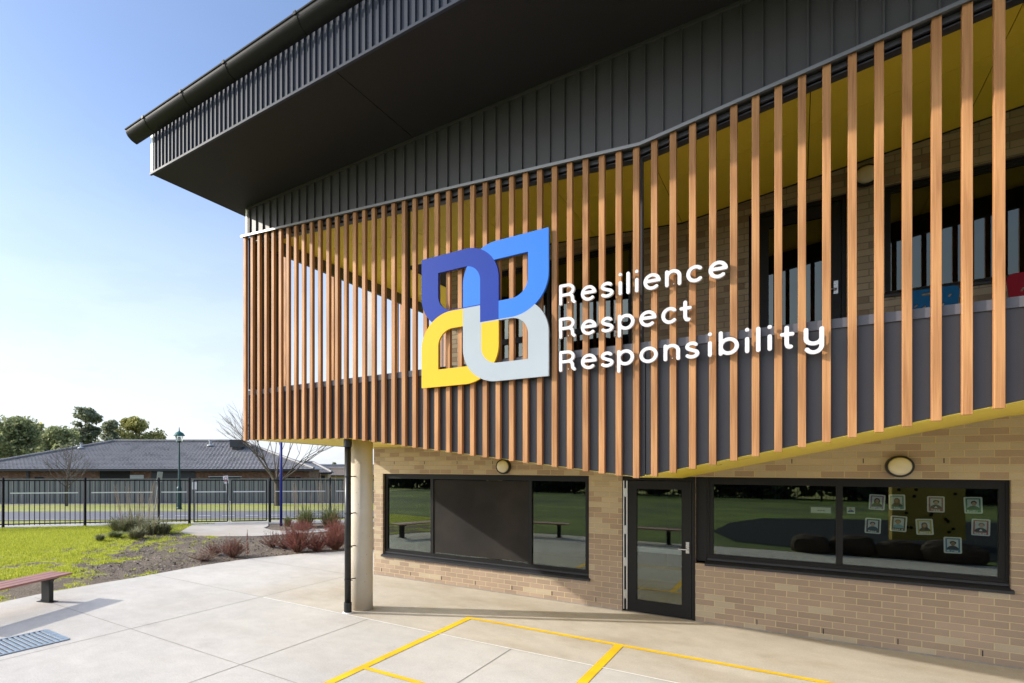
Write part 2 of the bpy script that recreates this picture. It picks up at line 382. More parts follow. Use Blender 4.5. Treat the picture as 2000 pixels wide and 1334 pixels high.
T['steel'] = M('satin_steel', (.5, .49, .47), .28, .05, 8, metal=.9)
T['timber'] = timber_mat('timber_look_batten', (.455, .228, .092), (.285, .128, .047), .13)
T['col'] = M('offform_concrete', (.55, .495, .405), .85, .1, 2.2, .35, 40, hue=(.48, .39, .27))
T['pipe'] = M('black_pvc_pipe', (.011, .011, .012), .35, .1, 4, spec=.4)
T['white'] = M('white_acrylic', (.62, .62, .64), .4, .02, 4, spec=.3)
T['logo_navy'] = M('navy_sign_panel', (.013, .042, .29), .5, .03, 2, spec=.15)
T['logo_blue'] = M('bright_blue_sign_panel', (.030, .175, .68), .5, .03, 2, spec=.2)
T['logo_yellow'] = M('yellow_sign_panel', (.70, .425, .018), .5, .03, 2, spec=.2)
T['logo_grey'] = M('pale_grey_sign_panel', (.35, .40, .44), .5, .03, 2, spec=.2)
T['lens'] = M('opal_lamp_lens', (.66, .60, .44), .3, .05, 6)
T['bench'] = M('red_brown_bench_slat', (.34, .155, .12), .5, .1, 4, stretch=(1, 1, 8))
T['bench_leg'] = M('charcoal_bench_leg', (.02, .021, .022), .55, .12, 6, spec=.3)
T['grate'] = M('galvanised_grate', (.33, .40, .46), .4, .12, 12, metal=.5)
T['fence'] = M('black_fence_steel', (.008, .008, .013), .55, .1, 5, spec=.1)
T['strip'] = M('white_fence_strip', (.72, .74, .76), .5, .05, 5)
T['bluepole'] = M('royal_blue_pole', (.008, .02, .19), .4, .05, 4, spec=.35)
T['colorbond'] = M('grey_steel_fence_sheet', (.165, .175, .175), .5, .08, .7)
T['lampgreen'] = M('dark_green_post', (.012, .05, .055), .4, .06, 4)
T['lampcap'] = M('green_lamp_hood', (.015, .10, .09), .4, .06, 4)
T['clearglass'] = glass_mat('clear_lamp_glass', (.92, .93, .93), 1.2)
T['signback'] = M('galvanised_sign', (.33, .35, .36), .45, .08, 6, metal=.5)
T['signwhite'] = M('white_sign_face', (.70, .70, .70), .5, .05, 6)
T['signred'] = M('red_sign_ring', (.5, .06, .06), .5, .05, 6)
T['tiles'] = tile_mat()
T['tanroof'] = M('tan_roof_tiles', (.33, .27, .22), .8, .12, 3)
T['housedark'] = M('dark_house_trim', (.025, .027, .035), .5, .08, 3)
T['housewhite'] = M('pale_house_panel', (.40, .42, .44), .6, .08, 3)
T['render'] = M('tan_render', (.36, .28, .22), .9, .08, 2)
T['cooler'] = M('charcoal_roof_cooler', (.05, .055, .065), .5, .1, 4)
T['bark'] = M('grey_brown_bark', (.10, .083, .07), .95, .25, 5, .5)
T['leaf_dark'] = leaf_mat('dark_evergreen_leaf', (.17, .205, .10), (.38, .41, .20), .45)
T['leaf_olive'] = leaf_mat('olive_gum_leaf', (.20, .22, .08), (.50, .47, .17), .45)
T['leaf_gum'] = leaf_mat('grey_green_gum_leaf', (.15, .185, .12), (.34, .36, .22), .45)
T['blade'] = leaf_mat('lawn_blade', (.29, .345, .025), (.56, .56, .09), .45)
T['strap'] = leaf_mat('strappy_leaf', (.125, .135, .07), (.33, .32, .19), .35)
T['strap_green'] = leaf_mat('green_strappy_leaf', (.11, .15, .06), (.28, .29, .13), .25)
T['red_twig'] = leaf_mat('red_shrub_twig', (.20, .045, .045), (.46, .15, .13), .25)
T['brown_twig'] = leaf_mat('brown_shrub_twig', (.19, .105, .08), (.36, .20, .16), .2)
T['straw'] = leaf_mat('straw_stalk', (.30, .23, .17), (.42, .34, .27), .3)
T['hill'] = M('haze_blue_hill', (.16, .21, .28), 1, .1, .01)  # distance haze is put into the blue base colour
T['bluechair'] = M('blue_plastic', (.004, .10, .24), .5, .04, 5, spec=.15)
T['redchair'] = M('red_plastic', (.24, .004, .016), .5, .04, 5, spec=.15)
T['boulder'] = M('brown_boulder', (.062, .046, .034), .95, .35, 3, .9, 12, spec=.2)
T['rubber'] = M('softfall_rubber', (.006, .010, .014), .95, .15, 10, spec=.15)
T['climb'] = M('mustard_climbing_board', (.42, .29, .03), .6, .08, 2)
T['skin1'] = M('printed_skin_tone', (.46, .28, .19), .5, .06, 40)
T['hair'] = M('printed_dark_hair', (.03, .02, .016), .5, .1, 40)
T['hair_brown'] = M('printed_brown_hair', (.10, .05, .025), .5, .1, 40); T['hair_fair'] = M('printed_fair_hair', (.26, .17, .08), .5, .1, 40)
T['skin2'] = M('printed_fair_skin', (.60, .40, .30), .5, .06, 40); T['skin3'] = M('printed_dark_skin', (.27, .15, .09), .5, .06, 40)
T['card'] = M('white_card', (.74, .76, .74), .5, .03, 20)
T['photo_bg'] = M('pale_photo_ground', (.62, .66, .66), .5, .06, 20)

# ------------------------------------------------------------------ 2-D outlines (signed distance) -> solid sheets
def sheet(f, x0, x1, z0, z1, h, y0, y1):
    """solid sheet between y0 (front) and y1 where f(x,z)<0"""
    nx = max(2, int(math.ceil((x1 - x0) / h))); nz = max(2, int(math.ceil((z1 - z0) / h)))
    xs = [x0 + (x1 - x0) * i / nx for i in range(nx + 1)]; zs = [z0 + (z1 - z0) * j / nz for j in range(nz + 1)]
    V = [[f(x, z) for z in zs] for x in xs]
    mb = MB(); idx = {}; pts = []
    def key(k, x, z):
        if k not in idx: idx[k] = len(pts); pts.append((x, z))
        return idx[k]
    polys = []; segs = []
    for i in range(nx):
        for j in range(nz):
            cs = [(i, j), (i + 1, j), (i + 1, j + 1), (i, j + 1)]
            vv = [V[a][b] for a, b in cs]
            if all(v >= 0 for v in vv): continue
            poly = []; kinds = []
            for q in range(4):
                a, b = cs[q], cs[(q + 1) % 4]; va, vb = vv[q], vv[(q + 1) % 4]
                if va < 0:
                    poly.append(key(('c',) + a, xs[a[0]], zs[a[1]])); kinds.append(0)
                if (va < 0) != (vb < 0):
                    t = va / (va - vb)
                    e = ('e',) + tuple(sorted((a, b)))
                    poly.append(key(e, xs[a[0]] + (xs[b[0]] - xs[a[0]]) * t, zs[a[1]] + (zs[b[1]] - zs[a[1]]) * t)); kinds.append(1 if va < 0 else 2)
            if len(poly) >= 3:
                polys.append(poly)
                for q in range(len(poly)):
                    if kinds[q] == 1 and kinds[(q + 1) % len(poly)] == 2: segs.append((poly[q], poly[(q + 1) % len(poly)]))
                # outline on the grid border
    n = len(pts)
    vs = [(x, y0, z) for x, z in pts] + [(x, y1, z) for x, z in pts]
    fs = [tuple(p) for p in polys] + [tuple(reversed([q + n for q in p])) for p in polys] + [(b, a, a + n, b + n) for a, b in segs]
    mb.add(vs, fs)
    return mb

def sd_seg(x, z, a, b):
    ax, az = a; bx, bz = b; dx, dz = bx - ax, bz - az; l = dx * dx + dz * dz
    t = 0 if l == 0 else max(0, min(1, ((x - ax) * dx + (z - az) * dz) / l))
    return math.hypot(x - ax - dx * t, z - az - dz * t)

def arc(cx, cz, rx, rz, a0, a1, n=12):
    return [(cx + rx * math.cos(R(a0 + (a1 - a0) * k / n)), cz + rz * math.sin(R(a0 + (a1 - a0) * k / n))) for k in range(n + 1)]

# glyph strokes: width w, x-height xh, cap height ch, descender d  (stroke centre lines)
def glyph(ch, w, xh, cp, d):
    o = [(arc(w / 2, xh / 2, w / 2, xh / 2, 0, 360, 24))]
    if ch == 'R': return [[(0, 0), (0, cp), (w * .5, cp)] + arc(w * .5, cp * .735, w * .42, cp * .265, 90, -90, 10) + [(0, cp * .47)], [(w * .52, cp * .47)] + arc(w * .56, cp * .27, w * .30, cp * .2, 90, 0, 6) + [(w * .88, cp * .1), (w, 0)]]
    if ch == 'e': return [[(w * .06, xh * .56), (w, xh * .56)] + arc(w / 2, xh / 2, w / 2, xh / 2, 8, 310, 26)]
    if ch == 's': return [arc(w * .5, xh * .75, w * .42, xh * .25, 35, 190, 10) + [(w * .16, xh * .62), (w * .5, xh * .5), (w * .86, xh * .4)] + arc(w * .5, xh * .25, w * .48, xh * .25, 15, -145, 12)]
    if ch == 'i': return [[(w / 2, 0), (w / 2, xh * .86)], [(w / 2, cp * .97), (w / 2, cp * .985)]]
    if ch == 'l': return [[(w / 2, 0), (w / 2, cp)]]
    if ch == 'n': return [[(0, 0), (0, xh)], [(0, xh * .55)] + arc(w / 2, xh * .6, w / 2, xh * .4, 180, 0, 12) + [(w, 0)]]
    if ch == 'h': return [[(0, 0), (0, cp)], [(0, xh * .55)] + arc(w / 2, xh * .6, w / 2, xh * .4, 180, 0, 12) + [(w, 0)]]
    if ch == 'c': return [arc(w * .55, xh / 2, w * .55, xh / 2, 48, 312, 22)]
    if ch == 'p': return [[(0, -d), (0, xh)], o[0]]
    if ch == 'b': return [[(0, 0), (0, cp)], o[0]]
    if ch == 'd': return [[(w, 0), (w, cp)], o[0]]
    if ch == 'a': return [[(w, 0), (w, xh)], o[0]]
    if ch == 'o': return o
    if ch == 't': return [[(w * .45, cp * .88), (w * .45, xh * .3)] + arc(w * .75, xh * .3, w * .3, xh * .3, 180, 290, 8), [(0, xh * .86), (w, xh * .86)]]
    if ch == 'y': return [[(0, xh), (0, xh * .42)] + arc(w / 2, xh * .42, w / 2, xh * .36, 180, 360, 12) + [(w, xh)], [(w, xh * .5)] + arc(w / 2, -d * .15, w / 2, d * .8, 0, -150, 10)]
    if ch == 'r': return [[(0, 0), (0, xh)], [(0, xh * .6)] + arc(w * .8, xh * .55, w * .8, xh * .42, 170, 75, 6)]
    if ch == 'g': return [o[0], [(w, xh), (w, -d * .2)] + arc(w / 2, -d * .2, w / 2, d * .8, 0, -150, 10)]
    if ch == 'm': return [[(0, 0), (0, xh)], [(0, xh * .6)] + arc(w * .25, xh * .65, w * .25, xh * .32, 180, 0, 8) + [(w * .5, 0)], [(w * .5, xh * .6)] + arc(w * .75, xh * .65, w * .25, xh * .32, 180, 0, 8) + [(w, 0)]]
    if ch == 'k': return [[(0, 0), (0, cp)], [(w, xh), (0, xh * .4)], [(w * .3, xh * .55), (w, 0)]]
    if ch == 'w': return [[(0, xh), (w * .25, 0), (w * .5, xh * .8), (w * .75, 0), (w, xh)]]
    if ch == 'J': return [[(w, cp), (w, cp * .3)] + arc(w / 2, cp * .3, w / 2, cp * .3, 0, -160, 10)]
    if ch == 'G': return [arc(w / 2, cp / 2, w / 2, cp / 2, 45, 345, 20) + [(w, cp * .45), (w * .55, cp * .45)]]
    if ch == 'M': return [[(0, 0), (0, cp), (w / 2, cp * .35), (w, cp), (w, 0)]]
    if ch == 'A': return [[(0, 0), (w / 2, cp), (w, 0)], [(w * .2, cp * .35), (w * .8, cp * .35)]]
    if ch == 'T': return [[(0, cp), (w, cp)], [(w / 2, cp), (w / 2, 0)]]
    if ch == 'B': return [[(0, 0), (0, cp), (w * .6, cp)] + arc(w * .6, cp * .76, w * .35, cp * .24, 90, -90, 8) + [(0, cp * .52), (w * .6, cp * .52)] + arc(w * .6, cp * .26, w * .4, cp * .26, 90, -90, 8) + [(0, 0)]]
    return o

def strokes_mesh(strokes, half, h, y0, y1, extra=None):
    segs = [(a, b) for st in strokes for a, b in zip(st, st[1:])]
    xs = [p[0] for st in strokes for p in st]; zs = [p[1] for st in strokes for p in st]
    m = half + 2 * h
    return sheet(lambda x, z: min(sd_seg(x, z, a, b) for a, b in segs) - half, min(xs) - m, max(xs) + m, min(zs) - m, max(zs) + m, h, y0, y1)

# ------------------------------------------------------------------ land
def terrain():
    mb = MB()
    deps = [-400, -60, -10, 5, 20, 30, 40, 50, 65, 120, 400, 1500, 6000]; lats = [-6000, -400, -60, -20, 0, 20, 60, 400, 6000]
    vs = []
    for d in deps:
        for l in lats:
            p = FWD * d + RGT * l; vs.append((p.x, p.y, gz(d) - .03))
    n = len(lats)
    mb.add(vs, [(i * n + j, i * n + j + 1, (i + 1) * n + j + 1, (i + 1) * n + j) for i in range(len(deps) - 1) for j in range(n - 1)])
    return mb
struct('ground', terrain(), T['verge'])

def strip(d_l0, d_r0, d_l1, d_r1, dz, x0=-500, x1=1300):
    """a band across the view between two lines of distance (left/right values at bearings 0 and 600)"""
    mb = MB(); ps = []
    n = 24
    for k in range(n + 1):
        px = x0 + (x1 - x0) * k / n; t = px / 600
        a = P(px, d_l0 + (d_r0 - d_l0) * t, dz); b = P(px, d_l1 + (d_r1 - d_l1) * t, dz); ps.append((a, b))
    for (a, b), (c, d) in zip(ps, ps[1:]): mb.quad(a, c, d, b)
    return mb
struct('footpath', strip(21.5, 23.6, 23.0, 25.2, -.012), T['foot'])
struct('road', strip(25.0, 26.5, 31.6, 32.4, -.016), T['asphalt'])
km = strip(31.6, 32.4, 31.78, 32.58, .06); struct('kerb', km, T['kerb'])
k2 = MB()
a = strip(24.85, 26.35, 25.0, 26.5, .02); struct('kerb', a, T['kerb'])
struct('far_footpath', strip(39.9, 41.0, 41.0, 42.1, -.012), T['foot'])
dm = MB()
for k in range(9):
    px = 250 + k * 46
    t = px / 600; d0 = 27.3 + 1.3 * t; pA = P(px, d0, -.01); pB = P(px + 24, d0 + .05, -.01); pC = P(px + 24, d0 + .2, -.01); pD = P(px, d0 + .15, -.01)
    dm.quad(pA, pB, pC, pD)
struct('lane_marking', dm, T['strip'])

# paving round the school
PAVE = [(-8.2, .7), (-9.5, 1.6), (-10.3, 2.8), (-10.7, 3.9), (-10.84, 4.7), (-10.86, 5.6), (-10.84, 6.4), (-10.9, 7.3), (-10.93, 8.15), (-10.85, 9.0), (-10.72, 9.6), (-10.3, 10.8), (-9.7, 11.8), (-9.0, 12.8), (-8.0, 14.2), (-7.2, 15.2), (9, 15.2), (9, .3), (4, .35), (-3, .45), (-6, .45)]
mb = MB(); mb.add([(x, y, 0) for x, y in PAVE] + [(x, y, -.12) for x, y in PAVE], [tuple(range(len(PAVE)))] + [(i, (i + 1) % len(PAVE), len(PAVE) + (i + 1) % len(PAVE), len(PAVE) + i) for i in range(len(PAVE))])
struct('concrete_paving', mb, T['concrete'])
jm = MB()
def jl(x0, y0, x1, y1, w=.0045, z=.003):
    d = Vector((x1 - x0, y1 - y0, 0)).normalized(); q = Vector((-d.y, d.x, 0)) * w
    a = Vector((x0, y0, z)); b = Vector((x1, y1, z)); jm.quad(a - q, b - q, b + q, a + q)
jl(-10.6, 4.3, 8, 4.3); jl(-7.48, .9, -7.48, 4.29); jl(-7.48, 4.31, -7.48, 6.74); jl(-5.12, .9, -5.12, 4.29); jl(-5.12, 4.31, -5.12, 6.74); jl(-2.86, .9, -2.86, 4.29); jl(-2.86, 4.31, -2.86, 6.74)
jl(-10.8, 6.75, -7.44, 6.75); jl(-7.48, 6.78, -7.48, 9.2); jl(-10.7, 9.3, -7.2, 9.3)
struct('paving_joint', jm, T['joint'])
jm = MB(); jl(-7.42, 6.75, 8, 6.79, .0125, .004); struct('sealed_joint', jm, T['sealant'])
ym = MB()
def yl(x0, x1, y0, y1): ym.quad((x0, y0, .0045), (x1, y0, .0045), (x1, y1, .0045), (x0, y1, .0045))
yl(-3.99, .6, 7.70, 7.79); yl(-3.99, -3.895, 1.5, 7.6999); yl(-1.865, -1.765, 1.5, 7.6999); yl(-3.8949, -1.8651, 5.06, 5.14); 
struct('court_marking', ym, T['yellow_line'])

# lawn fading to mulch, inside the boundary
LAWN_EDGE = [G(352, 1033), G(285, 1046), G(225, 1066), G(150, 1082), G(80, 1100), G(0, 1128), (-12.4, .8), (-9.5, -.8)]
def lawn_sd(x, y):
    best = 1e9; sgn = 1
    for (ax, ay), (bx, by) in zip(LAWN_EDGE, LAWN_EDGE[1:]):
        d = sd_seg(x, y, (ax, ay), (bx, by))
        if d < best:
            best = d; cr = (bx - ax) * (y - ay) - (by - ay) * (x - ax); sgn = 1 if cr < 0 else -1
    return best * sgn
def fence_dep(px): return 21.3 + (px - 6) / 521 * 2.8
def sown(x, y):
    v = lawn_sd(x, y)
    n = mnoise.noise(Vector((x * .8, y * .8, 3))) * .9 + mnoise.noise(Vector((x * 2.4, y * 2.4, 9))) * .9
    a = .57 + .33 * max(-1.4, min(1.3, v * .28)) + .33 * n
    a += .5 * max(0, mnoise.noise(Vector((x * 1.1 + 40, y * 1.1, 5))) - .12) * max(0, min(1, (v + 3.5) / 2))
    return max(0, min(1, a))
def lawn_sheet():
    mb = MB(); at = []
    n0, n1 = 190, 150
    # strip between the steel fence line and the paving, in (bearing, distance) rows
    rows = []
    for i in range(n0 + 1):
        px = -1500 + 2350 * (i / n0) ** .62; row = []
        far = fence_dep(px) + .25
        for j in range(n1 + 1):
            d = 5.5 + (far - 5.5) * j / n1
            q = P(px, d); z = q.z - .018 + .012 * mnoise.noise(Vector((q.x * 2, q.y * 2, 0)))
            row.append(len(mb.v)); mb.v.append((q.x, q.y, z)); at.append(sown(q.x, q.y))
        rows.append(row)
    for i in range(n0):
        for j in range(n1): mb.f.append((rows[i][j], rows[i + 1][j], rows[i + 1][j + 1], rows[i][j + 1]))
    o = mb.build('lawn', T['ground'], fix=False); o['kind'] = 'structure'
    a = o.data.attributes.new('sown', 'FLOAT', 'POINT'); a.data.foreach_set('value', at)
    return o
lawn_sheet()
# gate path
GP = [(376, 1025.2), (430, 1022.5), (524, 1020), (524, 1028), (515, 1033), (530, 1038), (556, 1040), (590, 1038), (655, 1034), (760, 1030), (760, 1034), (655, 1040), (600, 1044), (560, 1047), (500, 1050.5), (430, 1051), (390, 1049.5), (358, 1044.5), (352, 1042)]
pp = [G(a, b, -.05) for a, b in GP]
mb = MB(); mb.add([(x, y, gxy(x, y) + .012) for x, y in pp] + [(x, y, -.2) for x, y in pp], [tuple(range(len(pp)))] + [(i, (i + 1) % len(pp), len(pp) + (i + 1) % len(pp), len(pp) + i) for i in range(len(pp))])
struct('gate_path', mb, T['path'])

# grass blades on the lawn
def in_poly(x, y, poly):
    c = False
    for (ax, ay), (bx, by) in zip(poly, poly[1:] + poly[:1]):
        if (ay > y) != (by > y) and x < (bx - ax) * (y - ay) / (by - ay) + ax: c = not c
    return c
mb = MB(); cnt = 0; tries = 0
while cnt < 42000 and tries < 400000:
    tries += 1
    px = rng.uniform(-60, 420); d = 8.8 + (fence_dep(px) - 8.9) * rng.random() ** .8
    q = P(px, d)
    if in_poly(q.x, q.y, PAVE) or in_poly(q.x, q.y, pp): continue
    sv = sown(q.x, q.y) + .55 * mnoise.noise(Vector((q.x * 5, q.y * 5, 1))) * .6 + .3
    if sv < .80 + rng.random() * .12: continue
    cnt += 1
    h = rng.uniform(.02, .05); a = rng.uniform(0, 2 * PI); w = rng.uniform(.006, .012)
    lx, ly = rng.uniform(-.025, .025), rng.uniform(-.025, .025)
    mb.add([(q.x - math.cos(a) * w, q.y - math.sin(a) * w, q.z - .02), (q.x + math.cos(a) * w, q.y + math.sin(a) * w, q.z - .02), (q.x + lx, q.y + ly, q.z + h)], [(0, 1, 2)])
g = mb.build('lawn_grass', T['blade'], fix=False); tag(g, 'short bright green blades of the patchy lawn inside the fence', 'grass', kind='stuff')

# sky-line hills
mb = MB(); prev = None
for k in range(61):
    px = -1500 + 5200 * k / 60
    q = P(px, 2600); h = 9 + 9 * abs(mnoise.noise(Vector((k * .35, 0, 0)))) + 5 * mnoise.noise(Vector((k * .9, 4, 0)))
    q2 = P(px, 3400)
    cur = (Vector((q.x, q.y, -3)), Vector(((q.x + q2.x) / 2, (q.y + q2.y) / 2, max(6, h) + CAM_H)), Vector((q2.x, q2.y, -3)))
    if prev:
        mb.quad(prev[0], cur[0], cur[1], prev[1]); mb.quad(prev[1], cur[1], cur[2], prev[2])
    prev = cur
struct('hills', mb, T['hill'])

# ------------------------------------------------------------------ the school building
YW = 9.61          # brick wall face
YS = 6.60          # front of battens
YP = 6.67          # balcony panel face
YF = 4.95          # fascia face
BX0, BX1 = -7.13, 7.5
EX = -7.72         # left end of the upper storey
def zb(x):         # lower edge of the balcony front
    pts = [(-7.75, 2.776), (-5.4, 2.73), (-1.37, 2.185), (1.9, 2.935), (2.6, 3.0), (9, 3.0)]
    for (a, za), (b, zb_) in zip(pts, pts[1:]):
        if x <= b: return za + (zb_ - za) * (x - a) / (b - a)
    return 3.0
def zt(x):         # flashing over the battens
    return 5.741 - .0961 * (x + 1.341) if x < -1.341 else 5.741 + .1317 * (x + 1.341)
def zc(x):         # balcony ceiling
    return 5.955 - .083 * (x + 1.375) if x < -1.375 else 5.955 + .127 * (x + 1.375)
B = thing('school_building', 'two-storey brick school building with batten front, dark eaves and yellow soffits', 'building', (0, YW, 0))

def wall_x(mb, x0, x1, z0, z1, y, openings, depth=.11):
    xs = sorted({x0, x1, *[o[0] for o in openings], *[o[1] for o in openings]}); zs = sorted({z0, z1, *[o[2] for o in openings], *[o[3] for o in openings]})
    for xa, xb in zip(xs, xs[1:]):
        for za, zb_ in zip(zs, zs[1:]):
            cx, cz = (xa + xb) / 2, (za + zb_) / 2
            if any(o[0] < cx < o[1] and o[2] < cz < o[3] for o in openings): continue
            mb.quad((xa, y, za), (xb, y, za), (xb, y, zb_), (xa, y, zb_))
    for a, b, c, d in openings:
        mb.quad((a, y, c), (a, y, d), (a, y + depth, d), (a, y + depth, c)); mb.quad((b, y, d), (b, y, c), (b, y + depth, c), (b, y + depth, d))
        mb.quad((a, y, d), (b, y, d), (b, y + depth, d), (a, y + depth, d)); mb.quad((b, y, c), (a, y, c), (a, y + depth, c), (b, y + depth, c))
LW = (-6.9, -2.722, .43, 2.143)      # left window opening
DR = (-2.213, -1.20, -.01, 2.143)    # door opening
RW = (-1.1999, 1.932, .865, 2.143)   # right window opening
mb = MB(); wall_x(mb, BX0, BX1, -.05, 3.2, YW, [LW, DR, RW])
mb.quad((BX0, 15.5, -.05), (BX0, YW, -.05), (BX0, YW, 3.2), (BX0, 15.5, 3.2)); mb.quad((BX1, YW, -.05), (BX1, 15.5, -.05), (BX1, 15.5, 6.6), (BX1, YW, 6.6))
mb.build('brick_wall', T['brick'], B, fix=False)
UW = (-4.75, -2.07, 4.2, 5.848); UD = (-.549, .503, 3.575, 5.842); URW = (.867, 4.4, 4.45, 5.831)
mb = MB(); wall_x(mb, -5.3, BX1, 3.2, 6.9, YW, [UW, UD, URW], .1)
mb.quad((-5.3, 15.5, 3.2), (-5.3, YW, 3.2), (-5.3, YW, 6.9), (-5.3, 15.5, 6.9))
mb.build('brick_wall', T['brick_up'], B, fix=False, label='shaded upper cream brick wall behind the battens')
# weep holes
for k in range(-9, 4):
    x = -.472 + .72 * k + .02
    if BX0 < x < 6 and not (DR[0] - .05 < x < DR[1] + .05):
        mb = MB(); mb.box(x - .005, x + .005, YW - .003, YW + .02, .085, .155); mb.build('weep_hole', T['dark'], B)
for k in (0, 1, 2, 3, 9, 10, 11):
    x = -6.606 + .727 * k
    mb = MB(); mb.box(x - .004, x + .004, YW - .003, YW + .02, 2.34, 2.4); mb.build('weep_hole', T['dark'], B)
# thin darker strip where wall meets slab
mb = MB(); mb.box(BX0 - .004, DR[0], YW - .004, YW + .01, 0, .02); mb.box(DR[1], BX1, YW - .004, YW + .01, 0, .02); mb.build('base_strip', T['joint'], B)

def window(o, muls, fw=.075, glass='glass', y=None, sill=True, transom=None, screens=(), glass_z=None):
    a, b, c, d = o; y = YW + .07 if y is None else y
    e = .0015; a += e; b -= e; c += e; d -= e
    fr = MB()
    zg0 = (c + .145) if sill else c + fw; zg1 = d - fw * 1.3
    if glass_z: zg0, zg1 = glass_z
    fr.box(a, b, y, y + .06, zg1, d); fr.box(a, b, y, y + .06, c, zg0)
    fr.box(a, a + fw, y, y + .06, zg0, zg1); fr.box(b - fw, b, y, y + .06, zg0, zg1)
    # stepped lips on the frame
    fr.box(a + .002, b - .002, y - .014, y, d - .035, d - .002); fr.box(a + .01, b - .01, y - .012, y, zg0 - .055, zg0 - .018)
    fr.box(a + .002, a + .03, y - .014, y, zg0, d - .035); fr.box(b - .03, b - .002, y - .014, y, zg0, d - .035)
    edges = [a + fw] + [v for m_ in muls for v in (m_ - fw * .42, m_ + fw * .42)] + [b - fw]
    for m_ in muls: fr.box(m_ - fw * .42, m_ + fw * .42, y - .008, y + .06, zg0, zg1)
    if transom:
        for i in range(0, len(edges), 2): fr.box(edges[i], edges[i + 1], y - .004, y + .06, transom - .05, transom + .05)
    w = fr.build('window', T['frame'], B)
    for i in range(0, len(edges), 2):
        spans = [(zg0, transom - .05), (transom + .05, zg1)] if transom else [(zg0, zg1)]
        for z0, z1 in spans:
            g = MB(); g.box(edges[i] - .004, edges[i + 1] + .004, y + .03, y + .036, z0 - .004, z1 + .004); g.build('pane', T[glass], w)
        if i // 2 in screens:
            g = MB(); g.box(edges[i] + .004, edges[i + 1] - .004, y + .010, y + .016, zg0 + .02, zg1 - .012); g.build('fly_screen', T['screen'], w, label='dark mesh fly screen filling the middle light')
    if sill:
        s_ = MB(); s_.prism_x([(YW - .045, c - .02), (YW - .045, c + .012), (y - .001, c + .05), (y - .001, c - .02)], a - .02, b + .02)
        s_.box(a + .005, b - .005, y - .03, y - .016, c + .055, c + .085)
        s_.build('sill', T['sill'], w)
    return w
window(LW, [-5.745, -3.745], screens=(1,))
# right window stands beside a wide dark jamb
fr = MB(); fr.box(-1.199, -1.06, YW + .06, YW + .14, .9, 2.14); fr.build('window_jamb', T['frame'], B)
window((-1.06, 1.932, .865, 2.143), [.434], fw=.08)
# upper glazing
window(UW, [-3.42], fw=.06, glass='glass_dark', sill=False, transom=4.56)
window(URW, [2.6], fw=.06, glass='glass_dark', sill=False)
s_ = MB(); s_.prism_x([(YW - .04, 4.42), (YW - .04, 4.445), (YW + .05, 4.5), (YW + .05, 4.42)], .85, 4.42); s_.build('sill', T['sill'], B)

def door(a, b, c, d, y, glass, gl, name_label, hinges=True, band=True):
    f = MB(); f.box(a + .002, b - .002, y, y + .07, d - .06, d - .002); f.box(a + .002, a + .05, y, y + .07, c, d - .06); f.box(b - .05, b - .002, y, y + .07, c, d - .06)
    f.build('door_frame', T['frame'], B)
    l = MB(); x0, x1, z0, z1 = a + .075, b - .056, c + .012, d - .07; g0, g1, h0, h1 = gl
    yy = y + .005
    l.box(x0, x1, yy, yy + .045, z0, h0); l.box(x0, x1, yy, yy + .045, h1, z1); l.box(x0, g0, yy, yy + .045, h0, h1); l.box(g1, x1, yy, yy + .045, h0, h1)
    for q in ((g0, g0 + .01, h0, h1), (g1 - .01, g1, h0, h1), (g0 + .01, g1 - .01, h0, h0 + .01), (g0 + .01, g1 - .01, h1 - .01, h1)): l.box(q[0], q[1], yy - .004, yy, q[2], q[3])
    dr = l.build('door', T['frame'], B, label=name_label)
    p = MB(); p.box(g0 - .003, g1 + .003, yy + .02, yy + .026, h0 - .003, h1 + .003); p.build('pane', T[glass], dr)
    if band:
        p = MB(); p.box(g0 + .002, g1 - .002, yy + .0265, yy + .0285, c + .955, c + 1.03); p.build('safety_band', T['housewhite'], dr)
    hx = x1 - .05; hz = c + 1.05
    h = MB(); h.box(hx - .022, hx + .022, yy - .012, yy, hz - .06, hz + .11); h.tube((hx, yy - .012, hz), (hx, yy - .055, hz), .011)
    h.tube((hx + .01, yy - .055, hz), (hx - .12, yy - .055, hz), .009); h.tube((hx, yy - .012, hz + .07), (hx, yy - .02, hz + .07), .014); h.build('handle', T['steel'], dr)
    if hinges:
        e = MB(); e.box(a + .012, a + .026, y - .012, y - .0005, c + .03, d - .07); e.box(a + .058, a + .073, y - .012, y - .0005, c + .03, d - .07); e.build('hinge_strip', T['alu'], dr)
        for zz in (.27, .78, 1.29, 1.88):
            q = MB(); q.box(a + .03, a + .055, y - .014, y - .002, c + zz - .06, c + zz + .06); q.tube((a + .043, y - .018, c + zz - .07), (a + .043, y - .018, c + zz + .07), .008, n=8); q.build('hinge', T['alu'], dr)
door(*DR[:2], .005, DR[3], YW + .03, 'glass', (-2.015, -1.375, .19, 1.955), 'black framed glass door with lever handle')
door(*UD, YW + .03, 'glass_dark', (-.33, .29, 3.75, 5.62), 'dark glazed upper door behind the battens', hinges=False, band=False)
